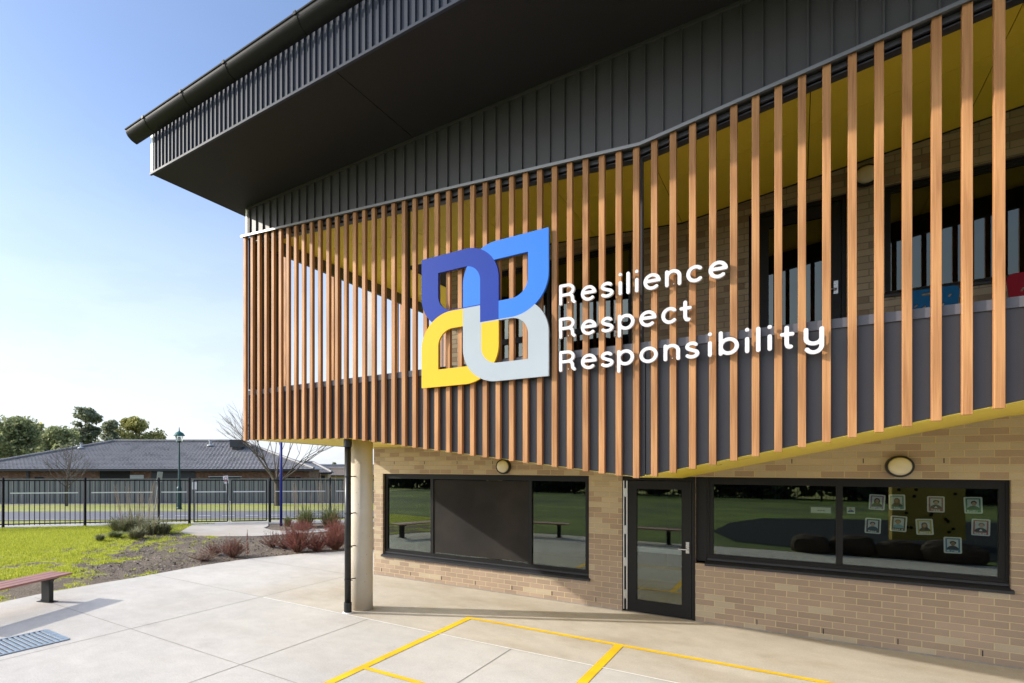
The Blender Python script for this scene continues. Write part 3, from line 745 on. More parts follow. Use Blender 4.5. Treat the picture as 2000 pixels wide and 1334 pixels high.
# rooms behind the glass
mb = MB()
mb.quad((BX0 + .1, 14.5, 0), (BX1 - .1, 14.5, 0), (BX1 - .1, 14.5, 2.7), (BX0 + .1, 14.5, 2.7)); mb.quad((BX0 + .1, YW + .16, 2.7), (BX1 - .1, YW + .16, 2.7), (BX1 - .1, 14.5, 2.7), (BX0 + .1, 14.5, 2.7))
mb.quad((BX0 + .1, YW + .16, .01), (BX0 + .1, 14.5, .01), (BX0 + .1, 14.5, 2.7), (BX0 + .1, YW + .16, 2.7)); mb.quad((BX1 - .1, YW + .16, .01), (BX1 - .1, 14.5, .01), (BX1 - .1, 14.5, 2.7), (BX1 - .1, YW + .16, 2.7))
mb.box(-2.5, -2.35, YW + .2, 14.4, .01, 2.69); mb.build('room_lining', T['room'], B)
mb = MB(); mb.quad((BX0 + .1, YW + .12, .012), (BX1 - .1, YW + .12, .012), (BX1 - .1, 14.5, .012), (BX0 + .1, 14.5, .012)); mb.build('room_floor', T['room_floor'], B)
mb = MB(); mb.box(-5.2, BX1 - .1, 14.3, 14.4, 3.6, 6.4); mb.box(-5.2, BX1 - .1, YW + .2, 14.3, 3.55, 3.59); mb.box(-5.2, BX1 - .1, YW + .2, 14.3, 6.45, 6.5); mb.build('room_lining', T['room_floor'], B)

# balcony front: charcoal panels, cap, floor, yellow underside
def vseg(xs, lo, hi, y0, y1, mb):
    for a, b in zip(xs, xs[1:]): mb.prism_y([(a, lo(a)), (b, lo(b)), (b, hi(b)), (a, hi(a))], y0, y1)
brk = [-7.66, -5.4, -5.02, -2.62, -2.61, -1.37, -1.31, -1.30, 1.9, 2.6, BX1]
for a, b, fold in ((EX + .03, -5.03, -5.4), (-5.02, -2.625, None), (-2.615, -1.305, -1.37), (-1.295, 1.105, None), (1.115, 3.5, 1.9), (3.51, BX1, None)):
    mb = MB(); xs = [a] + ([fold] if fold else []) + [b]
    if a == 1.115: xs = [a, 1.9, 2.6, b]
    pf = [(x, zb(x)) for x in xs] + [(x, 3.565) for x in reversed(xs)]
    mb.prism_y(pf, YP, YP + .012); mb.build('balcony_panel', T['panel'], B)
xs = [EX + .03, -5.4, -1.37, 1.9, 2.6, BX1]
mb = MB(); mb.prism_y([(x, zb(x) + .02) for x in xs] + [(x, 3.56) for x in reversed(xs)], YP + .014, YP + .03); mb.build('panel_backing', T['dark'], B)
mb = MB(); mb.prism_x([(YP - .02, 3.555), (YP - .02, 3.64), (YP + .16, 3.655), (YP + .16, 3.555)], EX + .02, BX1); mb.build('panel_cap', T['cap'], B)
mb = MB()
for a, b in zip(xs, xs[1:]):
    t0, t1 = YP + .0005, YW - .002; dr_ = .062
    vs_ = [(a, t0, zb(a) - .004), (b, t0, zb(b) - .004), (b, t1, zb(b) - dr_), (a, t1, zb(a) - dr_)]
    mb.add(vs_ + [(x_, y_, z_ + .016) for x_, y_, z_ in vs_], [(0, 1, 2, 3), (7, 6, 5, 4), (0, 4, 5, 1), (1, 5, 6, 2), (2, 6, 7, 3), (3, 7, 4, 0)])
mb.box(EX + .03, BX0 - .003, YW - .001, 15.4, zb(-7.5) - .074, zb(-7.5) - dr_)
mb.build('underside', T['yellow'], B)
mb = MB(); mb.box(EX + .1, BX1 - .01, YP + .032, 15.4, 3.45, 3.55); mb.build('floor_slab', T['path'], B)
# end face of the balcony (left) : panel, cap
mb = MB(); mb.prism_x([(YP - .003, zb(EX) - .006), (YW, zb(EX) - .07), (15.4, zb(EX) - .08), (15.4, 3.56), (YP - .003, 3.56)], EX, EX + .028); mb.build('balcony_panel', T['panel'], B)
mb = MB(); mb.box(EX - .02, EX + .14, YP + .165, 15.4, 3.565, 3.65); mb.build('panel_cap', T['cap'], B)
# ceiling with black joints
cs = [EX + .1, -6.35, -6.342, -5.1, -5.092, -3.87, -3.862, -2.62, -2.612, -1.379, -1.371, .1, .108, 1.55, 1.558, 3.0, 3.008, BX1]
mb = MB()
for i in range(0, len(cs), 2):
    a, b = cs[i], cs[i + 1]
    for y0, y1 in ((YP + .16, 8.1), (8.108, YW - .01), (YW + .0, 15.3)):
        if y0 > YW - .02 and b > -5.3: continue
        mb.prism_y([(a, zc(a)), (b, zc(b)), (b, zc(b) + .012), (a, zc(a) + .012)], y0, y1)
mb.build('ceiling', T['yellow_in'], B)
mb = MB()
mb.prism_y([(EX + .1, zc(EX + .1) + .02), (-1.375, zc(-1.375) + .02), (BX1, zc(BX1) + .02), (BX1, zc(BX1) + .05), (-1.375, zc(-1.375) + .05), (EX + .1, zc(EX + .1) + .05)], YP + .13, 15.3)
mb.build('ceiling_backing', T['dark'], B)
mb = MB()
for a, b in ((-5.29, -1.375), (-1.375, BX1)): mb.prism_y([(a, zc(a) - .016), (b, zc(b) - .016), (b, zc(b) - .001), (a, zc(a) - .001)], YW - .012, YW - .0005)
mb.build('shadow_line_bead', T['dark'], B)
# steelwork behind the battens
mb = MB()
for a, b in ((EX + .05, -1.341), (-1.341, BX1)):
    o_ = .05
    mb.prism_y([(a, zt(a) - .08), (b, zt(b) - .08), (b, zt(b) + .25), (a, zt(a) + .25)], 6.79, 6.82)
    mb.prism_y([(a, zt(a) - .085), (b, zt(b) - .085), (b, zt(b) - .075), (a, zt(a) - .075)], 6.70, 6.79)
    mb.prism_y([(a, zt(a) + .02), (b, zt(b) + .02), (b, zt(b) + .04), (a, zt(a) + .04)], 6.70, 6.789)
mb.box(EX + .06, EX + .12, 6.83, 15.3, 6.24, 6.5)
mb.build('steel_beam', T['beam'], B)
for px in (797, 1249):
    x = WX(px, 6.78); mb = MB(); mb.box(x - .045, x + .045, 6.70, 6.775, 3.656, zt(x) - .09); mb.build('steel_post', T['beam'], B)
for yy in (10.2, 13.0):
    mb = MB(); mb.box(EX + .03, EX + .13, yy - .05, yy + .05, 3.656, 6.24); mb.build('steel_post', T['flash'], B)
mb = MB(); mb.box(EX + .0, EX + .03, YP - .001, 7.5, 3.66, zt(EX) - .02); mb.build('balcony_panel', T['housedark'], B)
# batten fixing rails
mb = MB()
for a, b in ((EX + .05, -1.341), (-1.341, BX1)):
    mb.prism_y([(a, zt(a) - .06), (b, zt(b) - .06), (b, zt(b) - .01), (a, zt(a) - .01)], YS + .062, YS + .095)
mb.build('fixing_rail', T['beam'], B)
# standing-seam cladding between flashing and soffit
ZSOF = 6.845
mb = MB(); YC = 6.62
for a, b in ((EX + .06, -1.341), (-1.341, BX1)): mb.prism_y([(a, zt(a)), (b, zt(b)), (b, ZSOF + .1), (a, ZSOF + .1)], YC, YC + .05)
x = EX + .10
while x < BX1:
    mb.box(x - .007, x + .007, YC - .026, YC + .001, zt(x) + .01, ZSOF - .03); x += .171
mb.build('metal_cladding', T['clad'], B)
mb = MB(); mb.box(EX + .02, EX + .058, YC - .03, YC + .0, zt(EX) + .04, ZSOF - .035); mb.box(EX + .0, EX + .02, YC - .02, 15.3, zt(EX) + .04, ZSOF - .005); mb.build('corner_trim', T['trim'], B)
mb = MB()
mb.box(EX + .06, BX1, YC - .035, YC - .001, ZSOF - .032, ZSOF - .001)
mb.build('cladding_trim', T['clad'], B)
mb = MB()
for a, b in ((EX - .09, -1.341), (-1.341, BX1)):
    mb.prism_y([(a, zt(a) + .0), (b, zt(b) + .0), (b, zt(b) + .012), (a, zt(a) + .012)], YS - .035, YC + .02)
    mb.prism_y([(a, zt(a) - .012), (b, zt(b) - .012), (b, zt(b) + .022), (a, zt(a) + .022)], YS - .041, YS - .0352)
mb.box(EX - .09, EX - .0, YS, 15.3, zt(EX) - .0, zt(EX) + .012)
mb.build('flashing', T['flash'], B)
# eaves: soffit sheets, ribbed fascia, gutter, roof
RX0 = -7.97
mb = MB(); sx = [RX0, -4.215, -4.205, -.4, -.39, 3.4, 3.41, BX1 + .5]
for i in range(0, len(sx), 2): mb.box(sx[i], sx[i + 1], YF + .002, YC + .045, ZSOF, ZSOF + .012)
mb.box(RX0, EX - .02, YC + .046, 15.5, ZSOF, ZSOF + .012)
mb.build('soffit', T['soffit'], B)
mb = MB(); mb.box(RX0 + .01, BX1 + .5, YF + .02, 15.4, ZSOF + .016, ZSOF + .03); mb.build('soffit_backing', T['dark'], B)
ZF1 = 7.58
mb = MB(); mb.box(RX0 + .05, BX1 + .5, YF, YF + .02, ZSOF + .03, ZF1)
x = RX0 + .09
while x < BX1 + .4:
    n = len(mb.v); w0, w1, dp = .015, .009, .022
    for zz in (ZSOF + .02, ZF1): mb.v += [(x - w0, YF, zz), (x - w1, YF - dp, zz), (x + w1, YF - dp, zz), (x + w0, YF, zz)]
    mb.f += [(n, n + 1, n + 5, n + 4), (n + 1, n + 2, n + 6, n + 5), (n + 2, n + 3, n + 7, n + 6), (n, n + 3, n + 2, n + 1), (n + 4, n + 5, n + 6, n + 7)]
    x += .093
mb.build('fascia', T['fascia'], B, fix=False)
mb = MB(); mb.box(RX0 + .0, RX0 + .05, YF - .03, YF + .0, ZSOF + .035, ZF1 - .1); mb.box(RX0, RX0 + .02, YF + .001, 15.5, ZSOF + .013, ZF1 + .05); mb.build('corner_trim', T['trim'], B)
mb = MB(); mb.prism_x([(YF - .036, ZSOF - .005), (YF - .036, ZSOF + .026), (YF - .028, ZSOF + .03), (YF + .001, ZSOF + .03), (YF + .001, ZSOF - .005)], RX0 - .03, BX1 + .5); mb.build('fascia_trim', T['fascia'], B)
# half-round gutter
prof = []
gy, gzc, gr = YF - .03, 7.56, .215
for k in range(13):
    t = R(180 + 84 * k / 12); prof.append((gy + gr * math.cos(t), gzc + gr * .66 * math.sin(t)))
outer = prof; inner = [(gy + (yy - gy) * .93, gzc + (zz - gzc) * .93) for yy, zz in reversed(prof)]
mb = MB(); GX0 = -8.33
mb.prism_x(outer + inner, GX0, BX1 + .5)
mb.tube((GX0, gy - gr - .004, gzc + .01), (BX1 + .5, gy - gr - .004, gzc + .01), .013, n=8)
mb.add([(GX0 + .002, yy, zz) for yy, zz in outer] + [(GX0 + .002, gy - .01, gzc)], [tuple(range(len(outer) + 1))])
gt = mb.build('gutter', T['gutter'], B, smooth=False)
for x in (-7.83, -6.87, -5.93, -4.63, -3.4, -2.2, -1., .2, 1.4):
    q = MB(); o2 = [(gy + (yy - gy) * 1.03, gzc + (zz - gzc) * 1.03) for yy, zz in outer]; i2 = [(gy + (yy - gy) * 1.005, gzc + (zz - gzc) * 1.005) for yy, zz in reversed(outer)]
    q.prism_x(o2 + i2, x - .022, x + .022); q.box(x - .022, x + .022, gy - gr - .02, gy - gr - .006, gzc - .01, gzc + .03); q.build('gutter_bracket', T['gutter'], gt)
mb = MB(); mb.prism_x([(YF - .06, ZF1 + .03), (YF - .06, ZF1 + .07), (15.6, 9.0), (15.6, 8.96)], RX0 - .05, BX1 + .6); mb.build('roof', T['clad'], B)
mb = MB(); mb.box(BX0 + .05, BX1, 15.4, 15.5, -.05, 3.2); mb.box(-5.25, BX1, 15.4, 15.5, 3.2, 6.9); mb.build('rear_wall', T['brick'], B)

# ------------------------------------------------------------------ batten screens
def timber_box(mb, x0, x1, y0, y1, z0, z1): return mb.box(x0, x1, y0, y1, z0, z1)
SC = thing('batten_screen', 'long front screen of upright timber-look battens with V-shaped lower edge', 'screen', (-1.37, YS, 2.2))
x0 = -7.70; k = 0
anchor = WX(1953.1, YS)
n0 = int(math.floor((anchor - (-7.66)) / .1765))
x = anchor - n0 * .1765
while x < 5.0:
    mb = MB(); mb.box(x - .03, x + .03, YS, YS + .06, zb(x) - (.028 if x > -1.3 else .012), zt(x) - .004)
    mb.build('batten', T['timber'], SC, bevel=.003); x += .1765
SE = thing('batten_screen', 'short screen of upright battens round the left end of the balcony', 'screen', (EX, 10, 2.7))
for y in (6.635, 7.62, 9.02, 9.22, 11.4, 11.6, 13.6, 13.8):
    mb = MB(); mb.box(EX - .062, EX - .002, y - .03, y + .03, zb(EX) - .02, zt(EX) - .004)
    mb.build('batten', T['timber'], SE)

# ------------------------------------------------------------------ column and downpipe
cx, cy = -5.59, 7.20
t = thing('concrete_column', 'round off-form concrete column holding up the balcony', 'column', (cx, cy, 0))
mb = MB(); mb.lathe([(.183, 0), (.183, 1.3), (.183, zb(cx) - .006)], (cx, cy, 0), n=48); mb.build('shaft', T['col'], t, smooth=False)
bpy.data.objects['shaft'].data.polygons.foreach_set('use_smooth', [len(p.vertices) == 4 for p in bpy.data.objects['shaft'].data.polygons])
mb = MB(); r2 = random.Random(3)
for k in range(46):
    a = r2.uniform(PI, 2 * PI + .6); z = r2.uniform(.05, 2.6); rr = r2.uniform(.003, .007)
    p = Vector((cx + math.cos(a) * .1825, cy + math.sin(a) * .1825, z)); n_ = Vector((math.cos(a), math.sin(a), 0))
    mb.tube(p, p + n_ * .0013, rr, n=7)
mb.build('blow_hole', T['joint'], t)
dx, dy = -5.60, 6.86
t = thing('downpipe', 'black round downpipe strapped to the front of the concrete column', 'downpipe', (dx, dy, 0))
mb = MB(); mb.tube((dx, dy, .02), (dx, dy, zb(dx) - .008), .052, n=24); p_ = mb.build('pipe', T['pipe'], t, smooth=True)
mb = MB(); mb.lathe([(.06, .01), (.062, .03), (.062, .16), (.056, .165)], (dx, dy, 0), n=24); mb.build('boot', T['pipe'], t)
mb = MB(); mb.lathe([(.06, zb(dx) - .13), (.066, zb(dx) - .12), (.066, zb(dx) - .012), (.06, zb(dx) - .008)], (dx, dy, 0), n=24); mb.build('collar', T['pipe'], t)
for z in (.52, 1.04, 1.56, 2.14):
    mb = MB(); mb.tube((dx, dy, z - .012), (dx, dy, z + .012), .056, n=24); mb.tube((dx, dy, z), (cx + .02, cy - .17, z), .008, n=8); mb.tube((dx + .04, dy, z), (dx + .10, dy - .01, z - .0), .006, n=6); mb.build('pipe_bracket', T['pipe'], t)
mb = MB(); mb.lathe([(.085, .002), (.08, .008), (.06, .012)], (dx, dy, 0), n=20); mb.build('grout_ring', T['sealant'], t)

# ------------------------------------------------------------------ logo sign
LX0, LX1, LZ0, LZ1 = -4.043, -2.306, 3.359, 5.098
PW, PH, BW, BH, RO, RI = 1.114, .977, .2575, .2275, .46, .215
def leaf(x0, x1, z0, z1, sharp):
    """band of a leaf: sharp corners 'tl+br' or 'tr+bl'"""
    def rr(x, z, a, b, c, d, r):
        # rounded box, radius only at the two blunt corners
        cx, cz = (a + b) / 2, (c + d) / 2
        px, pz = x - cx, z - cz
        blunt = (px > 0) == (pz > 0) if sharp == 'tl' else (px > 0) != (pz > 0)
        rad = r if blunt else .004
        qx = abs(px) - (b - a) / 2 + rad; qz = abs(pz) - (d - c) / 2 + rad
        return min(max(qx, qz), 0) + math.hypot(max(qx, 0), max(qz, 0)) - rad
    return lambda x, z: max(rr(x, z, x0, x1, z0, z1, RO), -rr(x, z, x0 + BW, x1 - BW + .008, z0 + BH, z1 - BH, RI))
fTL = leaf(LX0, LX0 + PW, LZ1 - PH, LZ1, 'tl'); fTR = leaf(LX1 - PW, LX1, LZ1 - PH, LZ1, 'tr')
fBR = leaf(LX1 - PW, LX1, LZ0, LZ0 + PH, 'tl'); fBL = leaf(LX0, LX0 + PW, LZ0, LZ0 + PH, 'tr')
XL, XM, XR_ = LX1 - PW, -3.179, LX0 + PW      # crossing arms: left arm XL..XM, right arm XM..XR_
sub = lambda a, b: max(a, -b)
def cTL(x, z):
    v = fTL(x, z); v = sub(v, max(fBL(x, z), x - XL)); v = sub(v, max(fBR(x, z), x - XM, XL - x)); return v
def cTR(x, z):
    v = fTR(x, z); v = sub(v, fTL(x, z) if x > XL - .02 else 1); v = sub(v, max(fBR(x, z), x - XM)); return v
def cBR(x, z):
    v = fBR(x, z); v = sub(v, max(fTR(x, z), XM - x)); v = sub(v, max(fTL(x, z), XM - x)); return v
def cBL(x, z):
    v = fBL(x, z); v = sub(v, fBR(x, z)); v = sub(v, max(fTL(x, z), XM - x)); return v
LG = thing('logo_sign', 'raised logo of four interlocking leaf loops in navy, blue, yellow and grey', 'logo', ((LX0 + LX1) / 2, YS - .06, LZ0))
YL0, YL1 = YS - .065, YS - .03
for nm, f, m in (('navy_leaf', cTL, 'logo_navy'), ('blue_leaf', cTR, 'logo_blue'), ('grey_leaf', cBR, 'logo_grey'), ('yellow_leaf', cBL, 'logo_yellow')):
    mb = sheet(f, LX0 - .02, LX1 + .02, LZ0 - .02, LZ1 + .02, .0065, YL0, YL1); mb.build(nm, T[m], LG, fix=False)
mb = MB()
for z in (4.82, 3.6):
    mb.box(LX0 + .02, LX0 + .2, YL1 + .001, YS - .001, z, z + .04); mb.box(LX1 - .2, LX1 - .03, YL1 + .001, YS - .001, z, z + .04)
mb.build('fixing_bracket', T['beam'], LG)

# ------------------------------------------------------------------ raised words
def px2x(zx): return WX(1060 + zx / 3.448, YS - .06)
WORDS = [('Resilience', 4.155, [(113, 225), (260, 362), (388, 480), (510, 538), (563, 590), (622, 648), (680, 796), (825, 935), (968, 1082), (1118, 1248)]),
         ('Respect', 3.772, [(113, 225), (260, 365), (390, 480), (507, 620), (652, 768), (800, 907), (922, 1005)]),
         ('Responsibility', 3.39, [(113, 225), (260, 365), (388, 480), (503, 617), (653, 776), (815, 926), (955, 1057), (1112, 1142), (1186, 1322), (1362, 1392), (1437, 1467), (1513, 1545), (1598, 1695), (1757, 1895)])]
HALF = .0170
places = ('topmost of the three lines', 'between the other two words', 'lowest and longest of the three lines')
for (word, base, ext), where in zip(WORDS, places):
    t = thing('word_sign', f"raised white lettering reading '{word}', {where}", 'lettering', (-2.2, YS - .06, base))
    for ch, (a, b) in zip(word, ext):
        xa, xb = px2x(a) + HALF, px2x(b) - HALF
        if ch in 'il': xa = xb = (xa + xb) / 2
        st = [[(xa + u, base + HALF + v) for u, v in s_] for s_ in glyph(ch, xb - xa, .172 - 2 * HALF, .238 - 2 * HALF, .075)]
        if ch == 'i': st[1] = [(xa, base + .222), (xa, base + .224)]
        mb = strokes_mesh(st, HALF, .0055, YS - .075, YS - .04)
        mb.build('letter', T['white'], t, fix=False)
    # standoff pins
    mb = MB()
    for a, b in ext:
        xm = (px2x(a) + px2x(b)) / 2; mb.tube((xm, YS - .041, base + .03), (xm, YS - .001, base + .03), .005, n=6)
    mb.build('standoff_pin', T['alu'], t)

# ------------------------------------------------------------------ bulkhead lamps
def lamp(x, z, label, dia=.27):
    t = thing('bulkhead_lamp', label, 'lamp', (x, YW, z), 'round wall lamps on the brickwork')
    r = dia / 2
    mb = MB(); mb.lathe([(r, 0.001), (r, .05), (r * .97, .068), (r * .84, .074), (r * .82, .06)], (x, YW, z), (0, -1, 0), 40)
    for k in range(4):
        a = PI / 4 + k * PI / 2; mb.tube((x + math.cos(a) * r * .93, YW - .066, z + math.sin(a) * r * .93), (x + math.cos(a) * r * .93, YW - .08, z + math.sin(a) * r * .93), .008, n=8)
    mb.build('rim', T['pipe'], t)
    mb = MB(); mb.lathe([(r * .83, .055), (r * .8, .078), (r * .68, .095), (r * .45, .108), (r * .2, .114), (.005, .115)], (x, YW, z), (0, -1, 0), 40); mb.build('lens', T['lens'], t, smooth=True)
lamp(-4.2, 2.295, 'round black-rimmed wall lamp above the left ground-floor window')
lamp(1.0, 2.30, 'round black-rimmed wall lamp above the window with portrait cards')
lamp(.69, 6.0, 'round wall lamp upstairs behind the battens, beside the upper door')

# ------------------------------------------------------------------ portrait cards behind the right window
YC0 = YW + .118
CARDS = [(.804, 1.841, 'Sarina', (.30, .16, .38), 'hair', 'long', (.02, .02, .03), 'purple-bordered portrait card in the window, second from the mullion in the upper row'),
         (.991, 1.848, 'Amy', (.10, .30, .26), 'hair', 'long', (.08, .12, .07), 'teal-bordered portrait card, upper row at the edge of the mustard reflection'),
         (1.338, 1.837, 'Tess', (.40, .14, .16), 'hair', 'short', (.10, .09, .08), 'pink-bordered portrait card of a child in dark jacket with white collar'),
         (1.652, 1.838, 'Bodhi', (.05, .22, .13), 'hair', 'short', (.02, .10, .05), 'green-bordered portrait card of a child in a green top'),
         (.765, 1.537, 'Rafa', (.05, .05, .055), 'hair', 'short', (.01, .05, .09), 'black-bordered portrait card, lower row nearest the window mullion'),
         (1.005, 1.578, 'Kaela', (.09, .06, .045), 'hair', 'short', (.20, .42, .55), 'brown-bordered portrait card of a child in a pale blue top'),
         (1.239, 1.555, 'Janella', (.50, .42, .08), 'hair', 'long', (.03, .05, .08), 'yellow-bordered portrait card lettered Janella, long brown hair'),
         (1.714, 1.580, 'George', (.40, .08, .05), 'hair', 'short', (.015, .02, .02), 'red-bordered portrait card lettered George, lower row at the far right'),
         (1.482, 1.349, 'Mirae', (.05, .20, .32), 'hair', 'short', (.01, .025, .05), 'blue-bordered portrait card hanging lowest of all in the window')]
def flat(mb_f, name, mat, parent): return mb_f.build(name, mat, parent, fix=False)
for i, (x, z, nm, bc, hr, style, top, lab) in enumerate(CARDS):
    t = thing('portrait_card', lab, 'card', (x, YC0, z - .098), 'portrait cards stuck inside the window')
    tl = R((-3, 1, 0, 2, -2, -3, 3, -1, 1)[i]); ca, sa = math.cos(tl), math.sin(tl)
    def loc(f): return lambda X, Z: f((X - x) * ca + (Z - z) * sa, -(X - x) * sa + (Z - z) * ca)
    def rbox(hw, hh, r, ox=0, oz=0): return lambda a, b: (lambda qx, qz: min(max(qx, qz), 0) + math.hypot(max(qx, 0), max(qz, 0)) - r)(abs(a - ox) - hw + r, abs(b - oz) - hh + r)
    ell = lambda ox, oz, rx, rz: (lambda a, b: (math.hypot((a - ox) / rx, (b - oz) / rz) - 1) * min(rx, rz))
    def put(name, f, mat, lay, h=.004): sheet(loc(f), x - .1, x + .1, z - .12, z + .12, h, YC0 - .0008 * lay - .0006, YC0 - .0008 * lay).build(name, mat, t, fix=False)
    bm_ = M('card_border_' + nm.lower(), bc, .5, .1, 60); tm = M('printed_top_' + nm.lower(), top, .5, .1, 60)
    put('card', rbox(.0765, .098, .014), T['card'], 0)
    put('border', rbox(.062, .084, .004), bm_, 1)
    put('photo', rbox(.048, .056, .003, 0, .014), T['photo_bg'], 2)
    put('shirt', lambda a, b: max(ell(0, -.052, .052, .046)(a, b), -.052 - b), tm, 3)
    hm_ = ('hair', 'hair_brown', 'hair_brown', 'hair', 'hair', 'hair_fair', 'hair_brown', 'hair_fair', 'hair')[i]; sk_ = ('skin1', 'skin3', 'skin2', 'skin1', 'skin2', 'skin1', 'skin1', 'skin2', 'skin3')[i]; dx_ = (.0, -.004, .002, .006, -.003, -.006, 0, .005, .002)[i]
    if style == 'long': put('hair', lambda a, b: min(ell(0, .022, .027, .032)(a, b), rbox(.027, .03, .012, 0, -.005)(a, b)), T[hm_], 4)
    else: put('hair', ell(dx_, .03, .024 + .002 * (i % 3), .022 + .002 * (i % 2)), T[hm_], 4)
    put('face', ell(dx_, .016, .018, .024), T[sk_], 5, .003)
    if i in (2, 7): put('collar', lambda a, b: max(abs(a) * 1.6 + b + .02, -.045 - b), T['card'], 5, .003)
    w_ = .1 / max(5, len(nm)); st = []
    for q, ch in enumerate(nm):
        for s_ in glyph(ch, w_ * (.2 if ch in 'il' else .62), .012, .018, .005): st.append([(-.05 + (5 - min(5, len(nm))) * .01 + q * w_ + u, -.078 + v) for u, v in s_])
    segs = [(a, b) for s_ in st for a, b in zip(s_, s_[1:])]
    put('name', lambda a, b: (min(sd_seg(a, b, p, q) for p, q in segs) - .0024) if -.095 < b < -.05 and abs(a) < .07 else 1, T['card'], 6, .0022)
t = thing('portrait_card', 'small borderless portrait print beside the window mullion', 'card', (.551, YC0, 1.68), 'portrait cards stuck inside the window')
mb = MB(); mb.box(.51, .592, YC0 - .0006, YC0, 1.682, 1.768); mb.build('photo', T['photo_bg'], t)
sheet(lambda a, b: max((math.hypot((a - .551) / .034, (b - 1.70) / .03) - 1) * .03, 1.7 - b), .5, .6, 1.68, 1.78, .004, YC0 - .0016, YC0 - .001).build('shirt', T['logo_navy'], t, fix=False)
sheet(lambda a, b: math.hypot((a - .545) / .014, (b - 1.742) / .018) - 1, .5, .6, 1.68, 1.78, .004, YC0 - .0024, YC0 - .0018).build('face', T['skin1'], t, fix=False)
t = thing('window_sign', "white rectangular sign lettered 'work' inside the right window", 'sign', (.245, YC0, 1.655))
mb = MB(); mb.box(.13, .36, YC0 - .0006, YC0, 1.665, 1.765); mb.build('border', T['beam'], t)
mb = MB(); mb.box(.142, .348, YC0 - .0014, YC0 - .0008, 1.676, 1.75); mb.build('face', T['card'], t)
st = [[(.212 + q * .02 + u, 1.70 + v) for u, v in s_] for q, ch in enumerate('work') for s_ in glyph(ch, .013, .012, .02, .005)]
strokes_mesh(st, .002, .0022, YC0 - .002, YC0 - .0016).build('lettering', T['dark'], t, fix=False)

# a table just inside the window
t = thing('classroom_table', 'pale-edged table standing just inside the right window', 'table', (.4, 10.6, 0))
mb = MB(); mb.box(-.5, 1.1, 10.3, 11.0, .70, .73); mb.build('table_top', T['render'], t)
for a in (-.45, 1.05):
    for b in (10.35, 10.95): mb = MB(); mb.tube((a, b, .01), (a, b, .70), .02, n=8); mb.build('leg', T['alu'], t)

# ------------------------------------------------------------------ balcony chairs
def chair(x, y, z, mat, label):
    t = thing('plastic_chair', label, 'chair', (x, y, z), 'plastic chairs on the balcony')
    holes = [(-.12, .62), (-.05, .6), (.03, .58), (.1, .6), (-.09, .56), (0, .53), (.08, .54), (.16, .7)]
    def f(a, b):
        a -= x; b -= z
        w = .235 - .10 * max(0, .72 - b)
        qx = abs(a) - w + .06; qz = abs(b - .62) - .185 + .06
        v = min(max(qx, qz), 0) + math.hypot(max(qx, 0), max(qz, 0)) - .06
        v = max(v, -(sd_seg(a, b, (-.06, .745), (.06, .745)) - .016))
        for hx, hz in holes: v = max(v, -(sd_seg(a, b, (hx - .008, hz - .012), (hx + .008, hz + .012)) - .009))
        return v
    sheet(f, x - .26, x + .26, z + .4, z + .82, .009, y - .012, y + .012).build('backrest', mat, t, fix=False)
    mb = MB(); mb.box(x - .21, x + .21, y - .44, y - .015, z + .43, z + .455); mb.build('seat', mat, t, bevel=.01)
    for sx_ in (-1, 1):
        mb = MB(); mb.tube((x + sx_ * .18, y - .38, z + .43), (x + sx_ * .22, y - .44, z), .013, n=8); mb.build('leg', T['alu'], t)
        mb = MB(); mb.tube((x + sx_ * .18, y + .0, z + .5), (x + sx_ * .22, y + .1, z), .013, n=8); mb.build('leg', T['alu'], t)
chair(1.22, 9.2, 3.56, T['bluechair'], 'blue plastic chair with pierced back under the upper window')
chair(2.05, 9.2, 3.60, T['redchair'], 'dark red plastic chair under the upper window at the right')

# ------------------------------------------------------------------ benches
def bench_proto(label):
    t = thing('bench', label, 'bench', (0, 0, 0), 'slatted benches round the yard')
    Ln = 2.2
    for k, yy in enumerate((-.165, 0, .165)):
        mb = MB(); mb.box(0, Ln, yy - .076, yy + .076, .422, .455); mb.build('slat', T['bench'], t, bevel=.006)
    for xx in (.30, Ln - .30):
        lg = MB()
        lg.prism_y([(xx - .045, 0), (xx + .045, 0), (xx + .045, .40), (xx - .045, .40)], -.085, .085)
        # flared head carrying the slats
        lg.prism_x([(-.21, .421), (-.21, .405), (-.12, .375), (-.086, .33), (-.086, .30), (.086, .30), (.086, .33), (.12, .375), (.21, .405), (.21, .421)], xx - .04, xx + .04)
        o = lg.build('leg', T['bench_leg'], t)
        f = MB(); f.box(xx - .075, xx + .075, -.16, .16, 0.0005, .010)
        for u in (-.13, .13): f.tube((xx, u, .010), (xx, u, .03), .014, n=8)
        f.build('base_plate', T['bench_leg'], o)
    return t
b1 = bench_proto('red-brown slatted bench on charcoal legs at the paving edge by the lawn')
index_kids()
def place(o, x, y, d): o.location = (x, y, 0); o.rotation_euler = (0, 0, math.atan2(d[1], d[0]))
b2 = copy_tree(b1); b3 = copy_tree(b1)
b2['label'] = 'slatted bench mirrored in the right light of the left window'; b3['label'] = 'slatted bench mirrored in the glass door'
place(b1, -10.2, 4.585, (.33, -.944)); place(b2, -8.0, 1.35, (1, -.12)); place(b3, -4.9, .85, (1, -.05))

